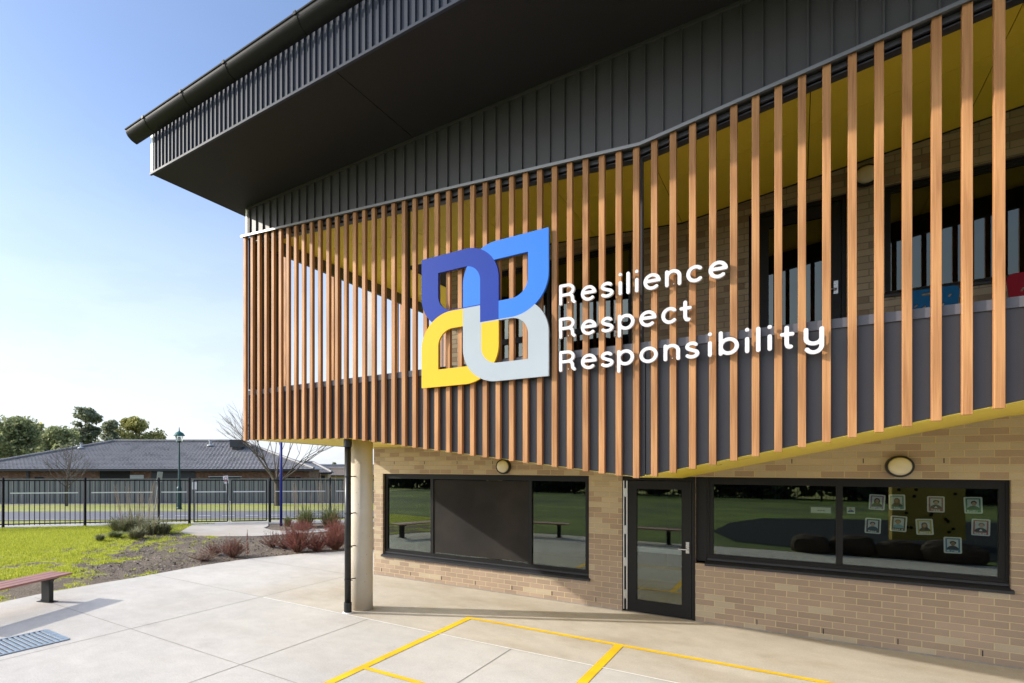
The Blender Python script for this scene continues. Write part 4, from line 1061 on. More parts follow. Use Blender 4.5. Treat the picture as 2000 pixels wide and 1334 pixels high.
# drain grate
t = thing('drain_grate', 'galvanised steel drain grate set in the concrete paving', 'grate', (-8.2, 3.2, 0))
ga, gb, gc_ = Vector((*G(89.7, 1230.4), 0)), Vector((*G(136, 1249.4), 0)), Vector((*G(0, 1250.9), 0))
u1 = (gb - ga).normalized(); u2 = Vector((u1.y, -u1.x, 0)); wd = (gb - ga).length; ln = 1.25
if u2.dot(gc_ - ga) < 0: u2 = -u2
mb = MB(); z3 = Vector((0, 0, 1))
mid = ga + u1 * wd / 2 + u2 * ln / 2
mb.obox(mid + z3 * .002, u1, u2, z3, wd / 2, ln / 2, .0015); mb.build('sump', T['beam'], t)
mb = MB()
for s_ in (0, wd - .03): mb.obox(ga + u1 * (s_ + .015) + u2 * ln / 2 + z3 * .008, u1, u2, z3, .015, ln / 2, .004)
for s_ in (0.015, ln - .015): mb.obox(ga + u2 * s_ + u1 * wd / 2 + z3 * .0075, u1, u2, z3, wd / 2 - .031, .03, .004)
mb.build('grate_frame', T['grate'], t)
mb = MB(); s_ = .07
while s_ < ln - .06:
    mb.obox(ga + u2 * s_ + u1 * wd / 2 + z3 * .0078, u1, u2, z3, wd / 2 - .032, .0165, .0035); s_ += .068
mb.build('bar', T['grate'], t)

# ------------------------------------------------------------------ steel boundary fence
def fpt(px): return P(px, fence_dep(px))
def fence_run(pxs, name, label, cat, thick, strips=True, gate=False):
    o0 = fpt(pxs[0]); t = thing(name, label, cat, tuple(o0))
    rails = MB(); pk = MB(); stp = MB()
    for i, px in enumerate(pxs):
        p = fpt(px); w = thick[i]
        if w: q = MB(); q.box(p.x - w, p.x + w, p.y - w, p.y + w, p.z - .1, p.z + 1.86); q.lathe([(w * 1.1, 0), (w * .9, .03), (w * .3, .045)], (p.x, p.y, p.z + 1.86), n=8); q.build('post', T['fence'], t)
    for a, b in zip(pxs, pxs[1:]):
        A, Bp = fpt(a), fpt(b); d = (Bp - A); L_ = math.hypot(d.x, d.y); ux = Vector((d.x, d.y, d.z)).normalized(); uy = Vector((-d.y, d.x, 0)).normalized(); uz = Vector((0, 0, 1))
        mid = (A + Bp) / 2
        for z in ((1.78, .12) if not gate else (1.78, .06)): rails.obox(mid + uz * z, ux, uy, uz, L_ / 2 - .03, .02, .02)
        n = max(2, int(round(L_ / .181)))
        if gate:
            for q in (.035, L_ - .035): pk.obox(A + ux * q + uz * .92, ux, uy, uz, .022, .022, .86)
        for k in range(1, n): pk.obox(A + d * (k / n) + uz * .93, ux, uy, uz, .0125, .0125, .86 if not gate else .85)
        m_ = .06 if gate else .085
        stp.obox(mid + uz * 1.30 - uy * .02, ux, uy, uz, L_ * (.5 - m_), .004, .022)
    rails.build('rail', T['fence'], t); 
    pk.build('picket_panel', T['fence'], t); stp.build('white_strip', T['strip'], t)
    return t
fence_run([-330, -155, 6, 166, 310, 370], 'steel_fence', 'black picket fence bordering the lawn, left of the double gates', 'fence', (.04, .04, .04, .04, .035, .04))
g1 = fence_run([377, 446], 'gate_leaf', 'left leaf of the black picket double gate', 'gate', (0, 0), gate=True)
g2 = fence_run([451, 522], 'gate_leaf', 'right leaf of the black picket double gate', 'gate', (0, 0), gate=True)
q = MB(); p = fpt(449); q.box(p.x - .09, p.x + .09, p.y - .05, p.y - .03, p.z + .85, p.z + .9); q.tube((p.x, p.y - .04, p.z + .95), (p.x, p.y - .04, p.z - .02), .012, n=6); q.build('latch', T['alu'], g2)
fence_run([527, 645, 770, 900], 'steel_fence', 'black picket fence right of the double gates, behind the garden bed', 'fence', (.04, .03, .03, .03))
# blue pole
p = P(549, 22.2); t = thing('blue_pole', 'tall royal blue steel pole standing inside the fence beside the gate', 'pole', tuple(p))
mb = MB(); mb.tube(p - Vector((0, 0, .1)), p + Vector((0, 0, 4.3)), .055, n=16); mb.build('shaft', T['bluepole'], t, smooth=True)
mb = MB(); mb.lathe([(.06, 0), (.05, .04), (.01, .06)], p + Vector((0, 0, 4.3)), n=16); mb.build('cap', T['bluepole'], t)

# ------------------------------------------------------------------ across the street
def cb_dep(px): return 41.3 + px / 600 * 1.1
t = thing('sheet_fence', 'long grey corrugated sheet fence in front of the brown brick house', 'fence', tuple(P(300, 41.9)))
mb = MB(); px = -520.; prev = None; k = 0
while px < 900:
    d = cb_dep(px) + (.0 if (k // 2) % 2 == 0 else .045)
    p = P(px, d); cur = (Vector((p.x, p.y, p.z - .05)), Vector((p.x, p.y, 1.33)))
    if prev: mb.quad(prev[0], cur[0], cur[1], prev[1])
    prev = cur; px += (7.2 if k % 2 == 0 else 1.6); k += 1
mb.build('sheet', T['colorbond'], t, fix=False)
mb = MB()
for a in range(-520, 900, 71):
    A, Bp = P(a, cb_dep(a) + .02), P(a + 71, cb_dep(a + 71) + .02); A.z = Bp.z = 1.34; d = Bp - A
    mb.obox((A + Bp) / 2, d.normalized(), Vector((-d.y, d.x, 0)).normalized(), (0, 0, 1), d.length / 2, .05, .025)
    C_ = (P(a, cb_dep(a) + .02) + P(a + 71, cb_dep(a + 71) + .02)) / 2
    mb.obox(C_ + Vector((0, 0, .03)), d.normalized(), Vector((-d.y, d.x, 0)).normalized(), (0, 0, 1), d.length / 2, .05, .025)
mb.build('capping', T['colorbond'], t)

# main house: hip roof built in a frame along the street
def house(name, label, pxl, pxr, dep, eave_z, ridge_px, ridge_z, run, wall_mat, roof_mat, wall_in=.45, courses=22, tile_w=.33):
    base = P((pxl + pxr) / 2, dep); t = thing(name, label, 'house', tuple(base))
    def Q(px, d, z): q = P(px, d); return Vector((q.x, q.y, z))
    A, Bq = Q(pxl, dep, eave_z), Q(pxr, dep, eave_z)
    ux = (Bq - A).normalized(); uy = Vector((-ux.y, ux.x, 0))
    if uy.dot(FWD) < 0: uy = -uy
    L_ = (Bq - A).length; W = run * 2
    # ridge ends along ux
    r0 = (ridge_px[0] - pxl) / (pxr - pxl) * L_; r1 = (ridge_px[1] - pxl) / (pxr - pxl) * L_
    rz = ridge_z - eave_z
    pt = lambda a, b, c: A + ux * a + uy * b + Vector((0, 0, c))
    mb = MB()
    def slope(l0, l1, h0, h1, base_o, du, dv):
        """stepped tile courses up one roof plane; along du from l0..l1 at the eave to h0..h1 at the top"""
        n = courses
        for k in range(n):
            a, b = k / n, (k + 1) / n
            x0, x1 = l0 + (h0 - l0) * a, l1 + (h1 - l1) * a; y0, y1 = l0 + (h0 - l0) * b, l1 + (h1 - l1) * b
            p = lambda s_, f, lift: base_o + du * s_ + dv * (run * f) + Vector((0, 0, rz * f + lift))
            m = max(1, int((x1 - x0) / tile_w))
            lo = []; hi = []
            for i in range(m * 3 + 1):
                f = i / (m * 3); lift = (.06, .085, .065)[i % 3]
                lo.append(p(x0 + (x1 - x0) * f, a, lift)); hi.append(p(y0 + (y1 - y0) * f, b, lift - .06))
            for i in range(m * 3):
                mb.quad(lo[i], lo[i + 1], hi[i + 1], hi[i])
                mb.quad(lo[i] - Vector((0, 0, .09)), lo[i + 1] - Vector((0, 0, .09)), lo[i + 1], lo[i])
    slope(0, L_, r0, r1, A, ux, uy)
    n = 1
    mb.add([pt(0, W, 0), pt(L_, W, 0), pt(r1, run, rz), pt(r0, run, rz)], [(0, 1, 2, 3)])
    mb.add([pt(0, 0, 0), pt(0, W, 0), pt(r0, run, rz)], [(0, 1, 2)]); mb.add([pt(L_, 0, 0), pt(L_, W, 0), pt(r1, run, rz)], [(0, 1, 2)])
    mb.add([pt(0, 0, -.04), pt(L_, 0, -.04), pt(L_, W, -.04), pt(0, W, -.04)], [(0, 1, 2, 3)])
    rf = mb.build('roof', roof_mat, t, fix=False)
    rc = MB()
    for a, b in ((pt(r0, run, rz + .1), pt(r1, run, rz + .1)), (pt(0, 0, .1), pt(r0, run, rz + .1)), (pt(L_, 0, .1), pt(r1, run, rz + .1))): rc.tube(a, b, .13, n=8)
    rc.build('ridge_capping', roof_mat, rf)
    gm = MB(); gm.obox(pt(L_ / 2, -.06, -.04), ux, uy, (0, 0, 1), L_ / 2, .07, .09); gm.build('gutter', T['housedark'], t)
    w = MB(); w.obox(pt(L_ / 2, W / 2, (base.z - .1 - eave_z) / 2 - .05), ux, uy, (0, 0, 1), L_ / 2 - wall_in, W / 2 - wall_in, (eave_z - base.z) / 2 + .0)
    w.build('wall', wall_mat, t)
    def feature(p0, p1, z0, z1, nm, mat, proud=.04):
        a = (p0 - pxl) / (pxr - pxl) * L_; b = (p1 - pxl) / (pxr - pxl) * L_
        f = MB(); f.obox(pt((a + b) / 2, wall_in - proud / 2 + .01, (z0 + z1) / 2 - eave_z), ux, uy, (0, 0, 1), (b - a) / 2, proud / 2 + .01, (z1 - z0) / 2); f.build(nm, mat, t)
    return t, feature, pt, L_
hz = 2.02
H, feat, pt, L_ = house('brick_house', 'single-storey brown brick house with long dark tiled hip roof across the street', -88, 613, 45.5, hz, (160, 438), 4.5, 6.0, T['brick_house'], T['tiles'])
feat(190, 250, .0, hz - .12, 'alfresco_opening', T['dark']); feat(250, 277, .2, hz - .45, 'blind', T['housewhite'], .06); feat(292, 378, -.4, hz - .1, 'garage_door', T['housedark'])
feat(407, 467, .3, hz - .62, 'window', T['dark'], .05); feat(561, 586, .3, hz - .62, 'window', T['dark'], .05); feat(62, 79, .3, hz - .62, 'window', T['dark'], .05); feat(46, 51, -.4, hz - .05, 'downpipe', T['housedark'], .1)
feat(404, 470, hz - .62, hz - .55, 'window_head', T['housewhite'], .06)
def on_roof(px, frac): 
    a = (px + 88) / 701 * L_; return pt(a, 6.0 * frac, 2.48 * frac + .05)
for px, fr_ in ((378, .82), (106, .72)):
    q = MB(); b = on_roof(px, fr_); q.lathe([(.3, 0), (.25, .1), (.09, .14), (.09, .42), (.14, .44), (.14, .5)], b, n=12); q.build('roof_vent', T['housewhite'], H)
q = MB(); b = on_roof(441, .72); ux = RGT; 
q.obox(b + Vector((0, 0, .38)), RGT, FWD, (0, 0, 1), .58, .55, .3); q.obox(b + Vector((0, 0, .7)), RGT, FWD, (0, 0, 1), .61, .58, .04); q.obox(b + Vector((0, 0, .02)), RGT, FWD, (0, 0, 1), .4, .4, .1)
for k in range(5): q.obox(b + Vector((0, 0, .16 + k * .1)) - FWD * .56, RGT, FWD, (0, 0, 1), .54, .015, .02)
q.build('roof_cooler', T['cooler'], H)
H2, f2, pt2, l2 = house('grey_roof_house', 'neighbouring pale brick house with grey tiled roof beyond the brown one', 572, 648, 58, 1.6, (588, 606), 2.62, 3.2, T['render'], T['tiles'], courses=10)
H3, f3, pt3, l3 = house('tan_roof_house', 'low tan-roofed house in the distance beside the column', 622, 780, 74, 1.05, (640, 745), 1.85, 4.0, T['render'], T['tanroof'], courses=10)
H4, f4, pt4, l4 = house('dark_roof_house', 'farthest grey-roofed house seen above the tan roof', 590, 760, 98, 1.65, (612, 735), 2.35, 4.5, T['render'], T['tiles'], courses=8)
f2(626, 634, .2, 1.3, 'window', T['housedark'])

# street lamp
p = P(350, 34.2); t = thing('street_lamp', 'dark green heritage street lamp on a stepped post across the road', 'street lamp', tuple(p))
mb = MB(); mb.lathe([(.17, -.1), (.17, .05), (.15, .1), (.15, 1.25), (.12, 1.32), (.075, 1.38), (.07, 2.4), (.05, 4.0), (.055, 4.02)], p, n=16); mb.build('post', T['lampgreen'], t)
mb = MB(); mb.lathe([(.06, 4.02), (.2, 4.06), (.2, 4.09), (.05, 4.1)], p, n=16); mb.build('collar', T['lampgreen'], t)
mb = MB(); mb.lathe([(.18, 4.1), (.24, 4.42), (.23, 4.44)], p, n=8); mb.build('lantern_glass', T['clearglass'], t)
mb = MB(); mb.lathe([(.10, 4.12), (.11, 4.3), (.06, 4.38)], p, n=10); mb.build('diffuser', T['signwhite'], t)
mb = MB(); mb.lathe([(.34, 4.43), (.34, 4.46), (.24, 4.6), (.1, 4.68), (.04, 4.72), (.02, 4.95)], p, n=16); mb.build('hood', T['lampcap'], t)

# street signs
def sign(px, dep, h, lean_px, w_, hh, mat, name, label, face=0, extra=None):
    p = P(px, dep); top = P(lean_px, dep, h); t = thing(name, label, 'sign', tuple(p))
    mb = MB(); mb.tube(p - Vector((0, 0, .05)), top, .035, n=8); mb.build('post', T['signback'], t)
    d = (top - p).normalized(); ax = (RGT * math.cos(face) + FWD * math.sin(face)); ay = d.cross(ax).normalized(); ax = ay.cross(d).normalized()
    c_ = top - d * (hh / 2) - ay * 0.0 + (ay if ay.dot(FWD) < 0 else -ay) * .045
    mb = MB(); mb.obox(c_, ax, ay, d, w_ / 2, .006, hh / 2); mb.build('plate', mat, t, bevel=.004)
    if extra: extra(t, c_ + (ay if ay.dot(FWD) < 0 else -ay) * .008, ax, ay, d)
    return t
def ring(t, c_, ax, ay, d):
    mb = MB(); n = 20; c_ = c_ + d * .07
    for k in range(n):
        a, b = 2 * PI * k / n, 2 * PI * (k + 1) / n
        pt_ = lambda r, q: c_ + ax * r * math.cos(q) + d * r * math.sin(q)
        mb.quad(pt_(.07, a), pt_(.1, a), pt_(.1, b), pt_(.07, b))
    mb.obox(c_ - d * .18, ax, ay, d, .09, .001, .018); mb.build('red_ring', T['signred'], t)
sign(302, 32.9, 2.24, 312, .42, .6, T['signback'], 'street_sign', 'leaning grey sign turned nearly edge-on behind the fence', face=1.15)
sign(448, 33.3, 2.0, 440.5, .30, .46, T['signwhite'], 'street_sign', 'tilted white sign with a red ring above the gates', extra=ring)
sign(379.5, 24.4, 1.7, 380.5, .21, .32, T['signwhite'], 'street_sign', 'small white notice on a thin post by the left gate post')

# ------------------------------------------------------------------ trees
def crown(mb, blobs, n, size, r):
    tot = sum(b[3] * b[4] * b[5] for b in blobs)
    for (cx, cy, cz, rx, ry, rz) in blobs:
        m = int(n * rx * ry * rz / tot) + 20
        for _ in range(m):
            v = Vector((r.gauss(0, 1), r.gauss(0, 1), r.gauss(0, 1))).normalized() * (r.random() ** .45)
            # clumping
            p = Vector((cx + v.x * rx, cy + v.y * ry, cz + v.z * rz))
            if mnoise.noise(p * .9) < -.3: continue
            s_ = size * r.uniform(.5, 1.3)
            a = Vector((r.gauss(0, 1), r.gauss(0, 1), r.gauss(0, .7))).normalized(); b = a.orthogonal().normalized(); b = (b * math.cos(r.uniform(0, 6)) + a.cross(b) * math.sin(r.uniform(0, 6)))
            mb.add([p - a * s_, p + b * s_ * .45, p + a * s_, p - b * s_ * .45], [(0, 1, 2, 3)])
def limb(mb, p, d, L_, r0, depth, r, spread=.5, up=.25, kids=(2, 3), tips=None, n=6, taper=.62):
    steps = 3; q = Vector(p); rr = r0
    for s_ in range(steps):
        d = (d + Vector((r.gauss(0, .09), r.gauss(0, .09), r.gauss(0, .05)))).normalized()
        e = q + d * (L_ / steps); r1 = rr * (taper ** (1 / steps)); mb.tube(q, e, rr, r1, n=n, cap=False); q = e; rr = r1
        if depth > 0 and s_ > 0:
            for _ in range(r.randint(0, 1)):
                sd = (d + Vector((r.gauss(0, spread), r.gauss(0, spread), up + r.gauss(0, .2)))).normalized(); limb(mb, q, sd, L_ * r.uniform(.5, .75), rr * .55, depth - 1, r, spread, up, kids, tips, max(4, n - 1), taper)
    if depth > 0:
        for _ in range(r.randint(*kids)):
            sd = (d + Vector((r.gauss(0, spread), r.gauss(0, spread), up))).normalized(); limb(mb, q, sd, L_ * r.uniform(.6, .82), rr * .8, depth - 1, r, spread, up, kids, tips, max(4, n - 1), taper)
    elif tips is not None: tips.append(q)

def leafy_tree(px, dep, h_px_top, wid_px, base_px, mat, label, seed, name='evergreen_tree', nb=16, leaves=3800, size=.26, trunk_r=.22, low=.25, round_=1.0, group='trees behind the brown house'):
    r = random.Random(seed); b = P(px, dep); k = dep / 1100
    H_ = (910 - h_px_top) * k + CAM_H - b.z; W = wid_px * k / 2
    t = thing(name, label, 'tree', tuple(b), group)
    tm = MB(); tm.tube(b - Vector((0, 0, .3)), b + Vector((0, 0, H_ * .45)), trunk_r, trunk_r * .6, n=8)
    blobs = []
    for i in range(nb):
        a = r.uniform(0, 2 * PI); f = r.random() ** .6; zz = H_ * (low + (1 - low) * r.random() ** .8)
        env = math.sin(PI * min(1, max(.12, ((zz / H_) - low) / (1 - low) * .8 + .18))) ** .6
        rad = W * f * .8 * env
        c_ = b + RGT * (rad * math.cos(a)) + FWD * (rad * math.sin(a)); s_ = W * r.uniform(.3, .5) * round_
        zc_ = min(b.z + zz, b.z + H_ - s_ * .65)
        blobs.append((c_.x, c_.y, zc_, s_, s_, s_ * .72))
        tm.tube(b + Vector((0, 0, H_ * r.uniform(.2, .42))), Vector((c_.x, c_.y, zc_)), trunk_r * .4, trunk_r * .12, n=5)
    tm.build('trunk', T['bark'], t)
    cm = MB(); crown(cm, blobs, leaves, size, r); cm.build('crown', mat, t, fix=False)
    return t
leafy_tree(32, 66, 815, 135, 0, T['leaf_dark'], 'broad dark evergreen at the far left above the house roof', 11, nb=40, leaves=11000, low=.15)
leafy_tree(112, 64, 834, 125, 0, T['leaf_dark'], 'rounded dark green tree left of the tall gum', 12, nb=36, leaves=9500, low=.15)
leafy_tree(-48, 60, 838, 110, 0, T['leaf_dark'], 'dark evergreen cut by the left picture edge', 13, nb=34, leaves=9000, low=.15)
leafy_tree(70, 72, 826, 70, 0, T['leaf_olive'], 'lighter green crown rising between the two dark evergreens', 14, nb=18, leaves=5000)
leafy_tree(165, 74, 796, 66, 0, T['leaf_gum'], 'tallest grey-green gum tree behind the house', 15, name='gum_tree', nb=16, leaves=5500, low=.5)
leafy_tree(212, 70, 822, 60, 0, T['leaf_gum'], 'dark narrow gum tree between the tall gum and the olive one', 16, name='gum_tree', nb=20, leaves=5000, low=.3)
leafy_tree(264, 76, 816, 104, 0, T['leaf_olive'], 'spreading olive-coloured gum tree right of the others', 17, name='gum_tree', nb=24, leaves=7000, low=.45, round_=.85)
leafy_tree(308, 74, 852, 22, 0, T['leaf_olive'], 'small clump of gum foliage at the right end of the trees', 18, name='gum_tree', nb=4, leaves=700, low=.7)
leafy_tree(655, 110, 901, 18, 0, T['leaf_gum'], 'tiny distant tree beside the tan roof', 19, name='distant_tree', nb=6, leaves=600, size=.3, low=.3)

def bare_tree(px, dep, label, seed, H_, spread, r0, depth, fork, up, kids, L0):
    r = random.Random(seed); b = P(px, dep); t = thing('bare_tree', label, 'tree', tuple(b), 'leafless street trees')
    tm = MB(); tm.tube(b - Vector((0, 0, .1)), b + Vector((0, 0, fork)), r0, r0 * .85, n=10); tm.build('trunk', T['bark'], t)
    bm_ = MB(); top = b + Vector((0, 0, fork))
    return t, bm_, top, r
t, bm_, top, r = bare_tree(130, 38, 'slim leafless street tree in front of the brown house', 21, 5.2, .4, .11, 3, 1.3, .3, (2, 3), 1.2)
limb(bm_, top, Vector((0.02, 0, 1)), 3.5, .075, 0, r, .35, .45, (2, 3), taper=.15)
for k in range(30):
    z = -.3 + 3.1 * k / 30; a = k * 2.4; d = Vector((math.cos(a) * .85, math.sin(a) * .85, .75)).normalized()
    limb(bm_, top + Vector((0, 0, z)), d, 1.25 * (1 - k / 36), .034 * (1 - k / 45), 2, r, .4, .22, (2, 3), taper=.6, n=5)
bm_.build('crown', T['bark'], t, fix=False)
t, bm_, top, r = bare_tree(541, 38.5, 'wide leafless tree spreading its branches beside the blue pole', 26, 6, .5, .2, 4, 1.75, .2, (2, 3), 2)
for k in range(9):
    a = 2 * PI * k / 9 + .3; lean = (.95, .5, .75)[k % 3]; d = (RGT * math.cos(a) * lean * 1.15 + FWD * math.sin(a) * lean * .7 + Vector((0, 0, 1.0))).normalized()
    limb(bm_, top - Vector((0, 0, r.uniform(0, .5))), d, 2.35, .062, 3, r, .30, .12, (2, 3), taper=.62, n=6)
bm_.build('crown', T['bark'], t, fix=False)

# ------------------------------------------------------------------ garden plants
def tuft(px, py, w_px, h_px, mat, label, seed, name='strappy_plant', n=260, arch=.6, cat='plant', group='strappy plants in the bed', stalks=0):
    x, y = G(px, py); r = random.Random(seed); dep = -S * x + C * y; k = dep / 1100; W = w_px * k / 2; H_ = h_px * k * 1.25; W *= 1.3
    z0 = gz(dep) - .02
    t = thing(name, label, cat, (x, y, z0), group)
    mb = MB()
    for _ in range(n):
        a = r.uniform(0, 2 * PI); f = r.random() ** .6; base = Vector((x + math.cos(a) * W * .3 * r.random(), y + math.sin(a) * W * .3 * r.random(), z0))
        out = Vector((math.cos(a), math.sin(a), 0)); h = H_ * r.uniform(.5, 1.05) * (1 - .35 * f); wd_ = r.uniform(.006, .012) * max(1, dep / 14)
        side = Vector((-out.y, out.x, 0)) * wd_
        p1 = base + out * (W * f * .35) + Vector((0, 0, h * .65)); p2 = base + out * (W * f * (.75 + arch * .4)) + Vector((0, 0, h * (1 - .35 * f * arch)))
        mb.add([base - side, base + side, p1 + side, p1 - side, p2], [(0, 1, 2, 3), (3, 2, 4)])
    mb.build('foliage', mat, t, fix=False)
    if stalks:
        sm = MB()
        for _ in range(stalks):
            a = r.uniform(0, 2 * PI); b = Vector((x + math.cos(a) * W * .4, y + math.sin(a) * W * .4, z0)); e = b + Vector((math.cos(a) * W * .3, math.sin(a) * W * .3, H_ * r.uniform(1.2, 2.0)))
            sm.tube(b, e, .004, .003, n=4, cap=False)
            for q in range(7): pq = b + (e - b) * (.72 + q * .04); o_ = Vector((r.gauss(0, .02), r.gauss(0, .02), .03)); sm.add([pq, pq + o_ + Vector((.008, 0, 0)), pq + o_ * 1.6], [(0, 1, 2)])
        sm.build('seed_stalk', T['straw'], t, fix=False)
    return t
TL_ = [(236, 1037, 84, 34, 'grey-green strappy clump, leftmost of the row before the fence', 0), (266, 1036, 88, 40, 'tall grey-green strappy clump with straw seed stalks', 34), (262, 1053, 34, 26, 'dark small strappy clump at the lawn edge below the row', 0), (294, 1042, 70, 36, 'middle strappy clump of the row before the fence', 8), (320, 1042, 48, 26, 'low strappy clump beside the gate path', 0), (196, 1056, 24, 16, 'lone little strappy tuft in the lawn', 0), (275, 1050, 26, 24, 'dark upright strappy tuft in the mulch', 0)]
for i, (a, b, w_, h_, lab, stk) in enumerate(TL_): tuft(a, b, w_, h_, T['strap'], lab, 40 + i, stalks=stk)
tuft(598, 1026, 60, 40, T['strap_green'], 'green strappy clump behind the red shrubs', 52, stalks=14)
tuft(646, 1026, 66, 44, T['strap_green'], 'large green strappy clump behind the downpipe', 53, stalks=16)
tuft(562, 1025, 22, 20, T['strap_green'], 'small dark strappy clump at the foot of the blue pole', 54)
tuft(225, 1049, 40, 14, T['strap_green'], 'low bright green clump in the lawn edge', 55)
def shrub(px, py, w_px, h_px, mat, label, seed, n=420, group='red-twigged shrubs along the paving'):
    x, y = G(px, py); r = random.Random(seed); dep = -S * x + C * y; k = dep / 1100; W = w_px * k / 2; H_ = h_px * k; z0 = gz(dep) - .02
    t = thing('red_shrub', label, 'shrub', (x, y, z0), group); mb = MB(); tw = MB()
    for _ in range(n // 2):
        a = r.uniform(0, 2 * PI); ph = (r.random() ** .62) * 1.2; ln = H_ * r.uniform(.45, 1.08) * (1 - .1 * ph)
        sp_ = W / (H_ * math.sin(.85)) 
        d0 = Vector((math.cos(a) * math.sin(ph) * sp_, math.sin(a) * math.sin(ph) * sp_, math.cos(ph)))
        b = Vector((x + r.gauss(0, W * .07), y + r.gauss(0, W * .07), z0))
        pts_ = [b + d0 * (ln * q / 4) + Vector((r.gauss(0, .012), r.gauss(0, .012), .05 * ph * (q / 4) ** 2 * ln)) * (1 if q else 0) for q in range(5)]
        for q in range(4): tw.tube(pts_[q], pts_[q + 1], .0045 - .0008 * q, .0037 - .0008 * q, n=3, cap=False)
        for _k in range(7):
            g_ = r.uniform(.35, 1); i_ = min(3, int(g_ * 4)); st_ = pts_[i_] + (pts_[i_ + 1] - pts_[i_]) * (g_ * 4 - i_)
            dd = (d0 + Vector((r.gauss(0, .35), r.gauss(0, .35), .25))).normalized() * ln * r.uniform(.12, .3)
            tw.tube(st_, st_ + dd, .0022, .0012, n=3, cap=False)
            for _m in range(4):
                p = st_ + dd * r.random(); o_ = Vector((r.gauss(0, .012), r.gauss(0, .012), r.uniform(.012, .035))); w2 = Vector((r.gauss(0, .003), r.gauss(0, .003), 0))
                mb.add([p - w2, p + w2, p + o_], [(0, 1, 2)])
    tw.build('twig', T['brown_twig'], t, fix=False); mb.build('foliage', mat, t, fix=False)
shrub(455, 1087, 52, 38, T['brown_twig'], 'brownish red shrub alone near the middle of the bed', 60)
shrub(418, 1083, 46, 24, T['brown_twig'], 'low dull red shrub left of the lone brownish one', 61, 200)
shrub(398, 1094, 60, 24, T['straw'], 'low dry twiggy clump at the paving edge', 62, 160)
shrub(580, 1077, 78, 64, T['red_twig'], 'largest bright red shrub in front of the blue pole', 63, 620)
shrub(655, 1072, 78, 62, T['red_twig'], 'red shrub partly hidden behind the downpipe', 64, 560)
shrub(532, 1068, 46, 32, T['brown_twig'], 'small thin brownish shrub left of the bright red one', 65, 160)
shrub(618, 1075, 66, 36, T['red_twig'], 'low red shrub filling the gap between the two large ones', 68, 330)
shrub(556, 1071, 44, 30, T['brown_twig'], 'thin dull shrub at the left foot of the largest red one', 69, 170)
shrub(592, 1036, 52, 22, T['red_twig'], 'red shrub beyond the path before the green clumps', 66, 300)
shrub(655, 1040, 50, 24, T['red_twig'], 'red shrub beyond the path at the downpipe', 67, 260)
x, y = G(483, 1083); t = thing('dry_stalk', 'upright dry conifer-like stalk rising from the brownish shrub', 'plant', (x, y, -.02)); mb = MB(); r = random.Random(5)
for _ in range(160):
    z = r.random() * .62; w_ = .07 * (1 - z / .7); a = r.uniform(0, 6.28); mb.add([(x, y, z), (x + math.cos(a) * w_, y + math.sin(a) * w_, z + .06), (x + math.cos(a + .3) * w_ * .6, y + math.sin(a + .3) * w_ * .6, z + .02)], [(0, 1, 2)])
mb.tube((x, y, 0), (x, y, .6), .006, .003, n=5); mb.build('foliage', T['brown_twig'], t, fix=False)

# bark chips and leaf litter in the bed
mb = MB(); r = random.Random(9); c0 = 0
while c0 < 5200:
    px = r.uniform(120, 690); d = r.uniform(11.5, 19.5); q = P(px, d)
    if in_poly(q.x, q.y, PAVE) or in_poly(q.x, q.y, pp) or sown(q.x, q.y) > .6: continue
    c0 += 1; s_ = r.uniform(.008, .028); a = r.uniform(0, 6.28); u_ = Vector((math.cos(a), math.sin(a), r.gauss(0, .3))) * s_; v_ = Vector((-math.sin(a), math.cos(a), r.gauss(0, .4))) * s_ * .5
    c_ = Vector((q.x, q.y, q.z - .004)); mb.add([c_ - u_ - v_, c_ + u_ - v_, c_ + u_ + v_, c_ - u_ + v_], [(0, 1, 2, 3)])
T['chip'] = leaf_mat('bark_chip', (.07, .055, .045), (.28, .23, .19), .0)
g = mb.build('bark_mulch', T['chip'], fix=False); tag(g, 'loose grey-brown bark chips over the garden bed', 'mulch', kind='stuff')
# specks and leaf bits on the paving
mb = MB(); r = random.Random(19)
for _ in range(150):
    x = r.uniform(-10.3, 2.5); y = r.uniform(3.2, 9.4); s_ = r.uniform(.004, .012); a = r.uniform(0, 6.28)
    u_ = Vector((math.cos(a), math.sin(a), 0)) * s_; v_ = Vector((-math.sin(a), math.cos(a), 0)) * s_ * .5; c_ = Vector((x, y, .0055)); mb.add([c_ - u_, c_ - v_, c_ + u_, c_ + v_], [(0, 1, 2, 3)])
g = mb.build('leaf_litter', T['chip'], fix=False); tag(g, 'tiny scattered leaf bits and grit on the concrete', 'litter', kind='stuff')

# ------------------------------------------------------------------ the yard opposite, seen mirrored in the glass
mb = MB()
for i in range(24):
    for j in range(16):
        xa, xb = -30 + i * 2.2, -30 + (i + 1) * 2.2; ya, yb = -30 + j * 1.9, -30 + (j + 1) * 1.9
        mb.quad((xa, ya, .0), (xb, ya, .0), (xb, yb, .0), (xa, yb, .0))
mb.v = [(x, y, -.027) for x, y, z in mb.v]
T['rear'] = M('yard_lawn', (.115, .165, .010), .95, .4, .5, 1.0, 30, hue=(.035, .055, .008))
struct('rear_lawn', mb, T['rear'], fix=False)
t = thing('hedge', 'tall dark hedge beyond the far yard fence, mirrored along the top of the windows', 'hedge', (-9, -32, 0))
hm = MB(); r = random.Random(77)
crown(hm, [(-38 + 1.6 * k, -32 + r.uniform(-.6, .6), 1.2 + r.uniform(-.2, .6), 1.5, 1.2, 1.7) for k in range(38)], 26000, .4, r)
T['hedge'] = leaf_mat('dark_hedge_leaf', (.03, .045, .02), (.08, .1, .04), .2); hm.build('foliage', T['hedge'], t, fix=False)
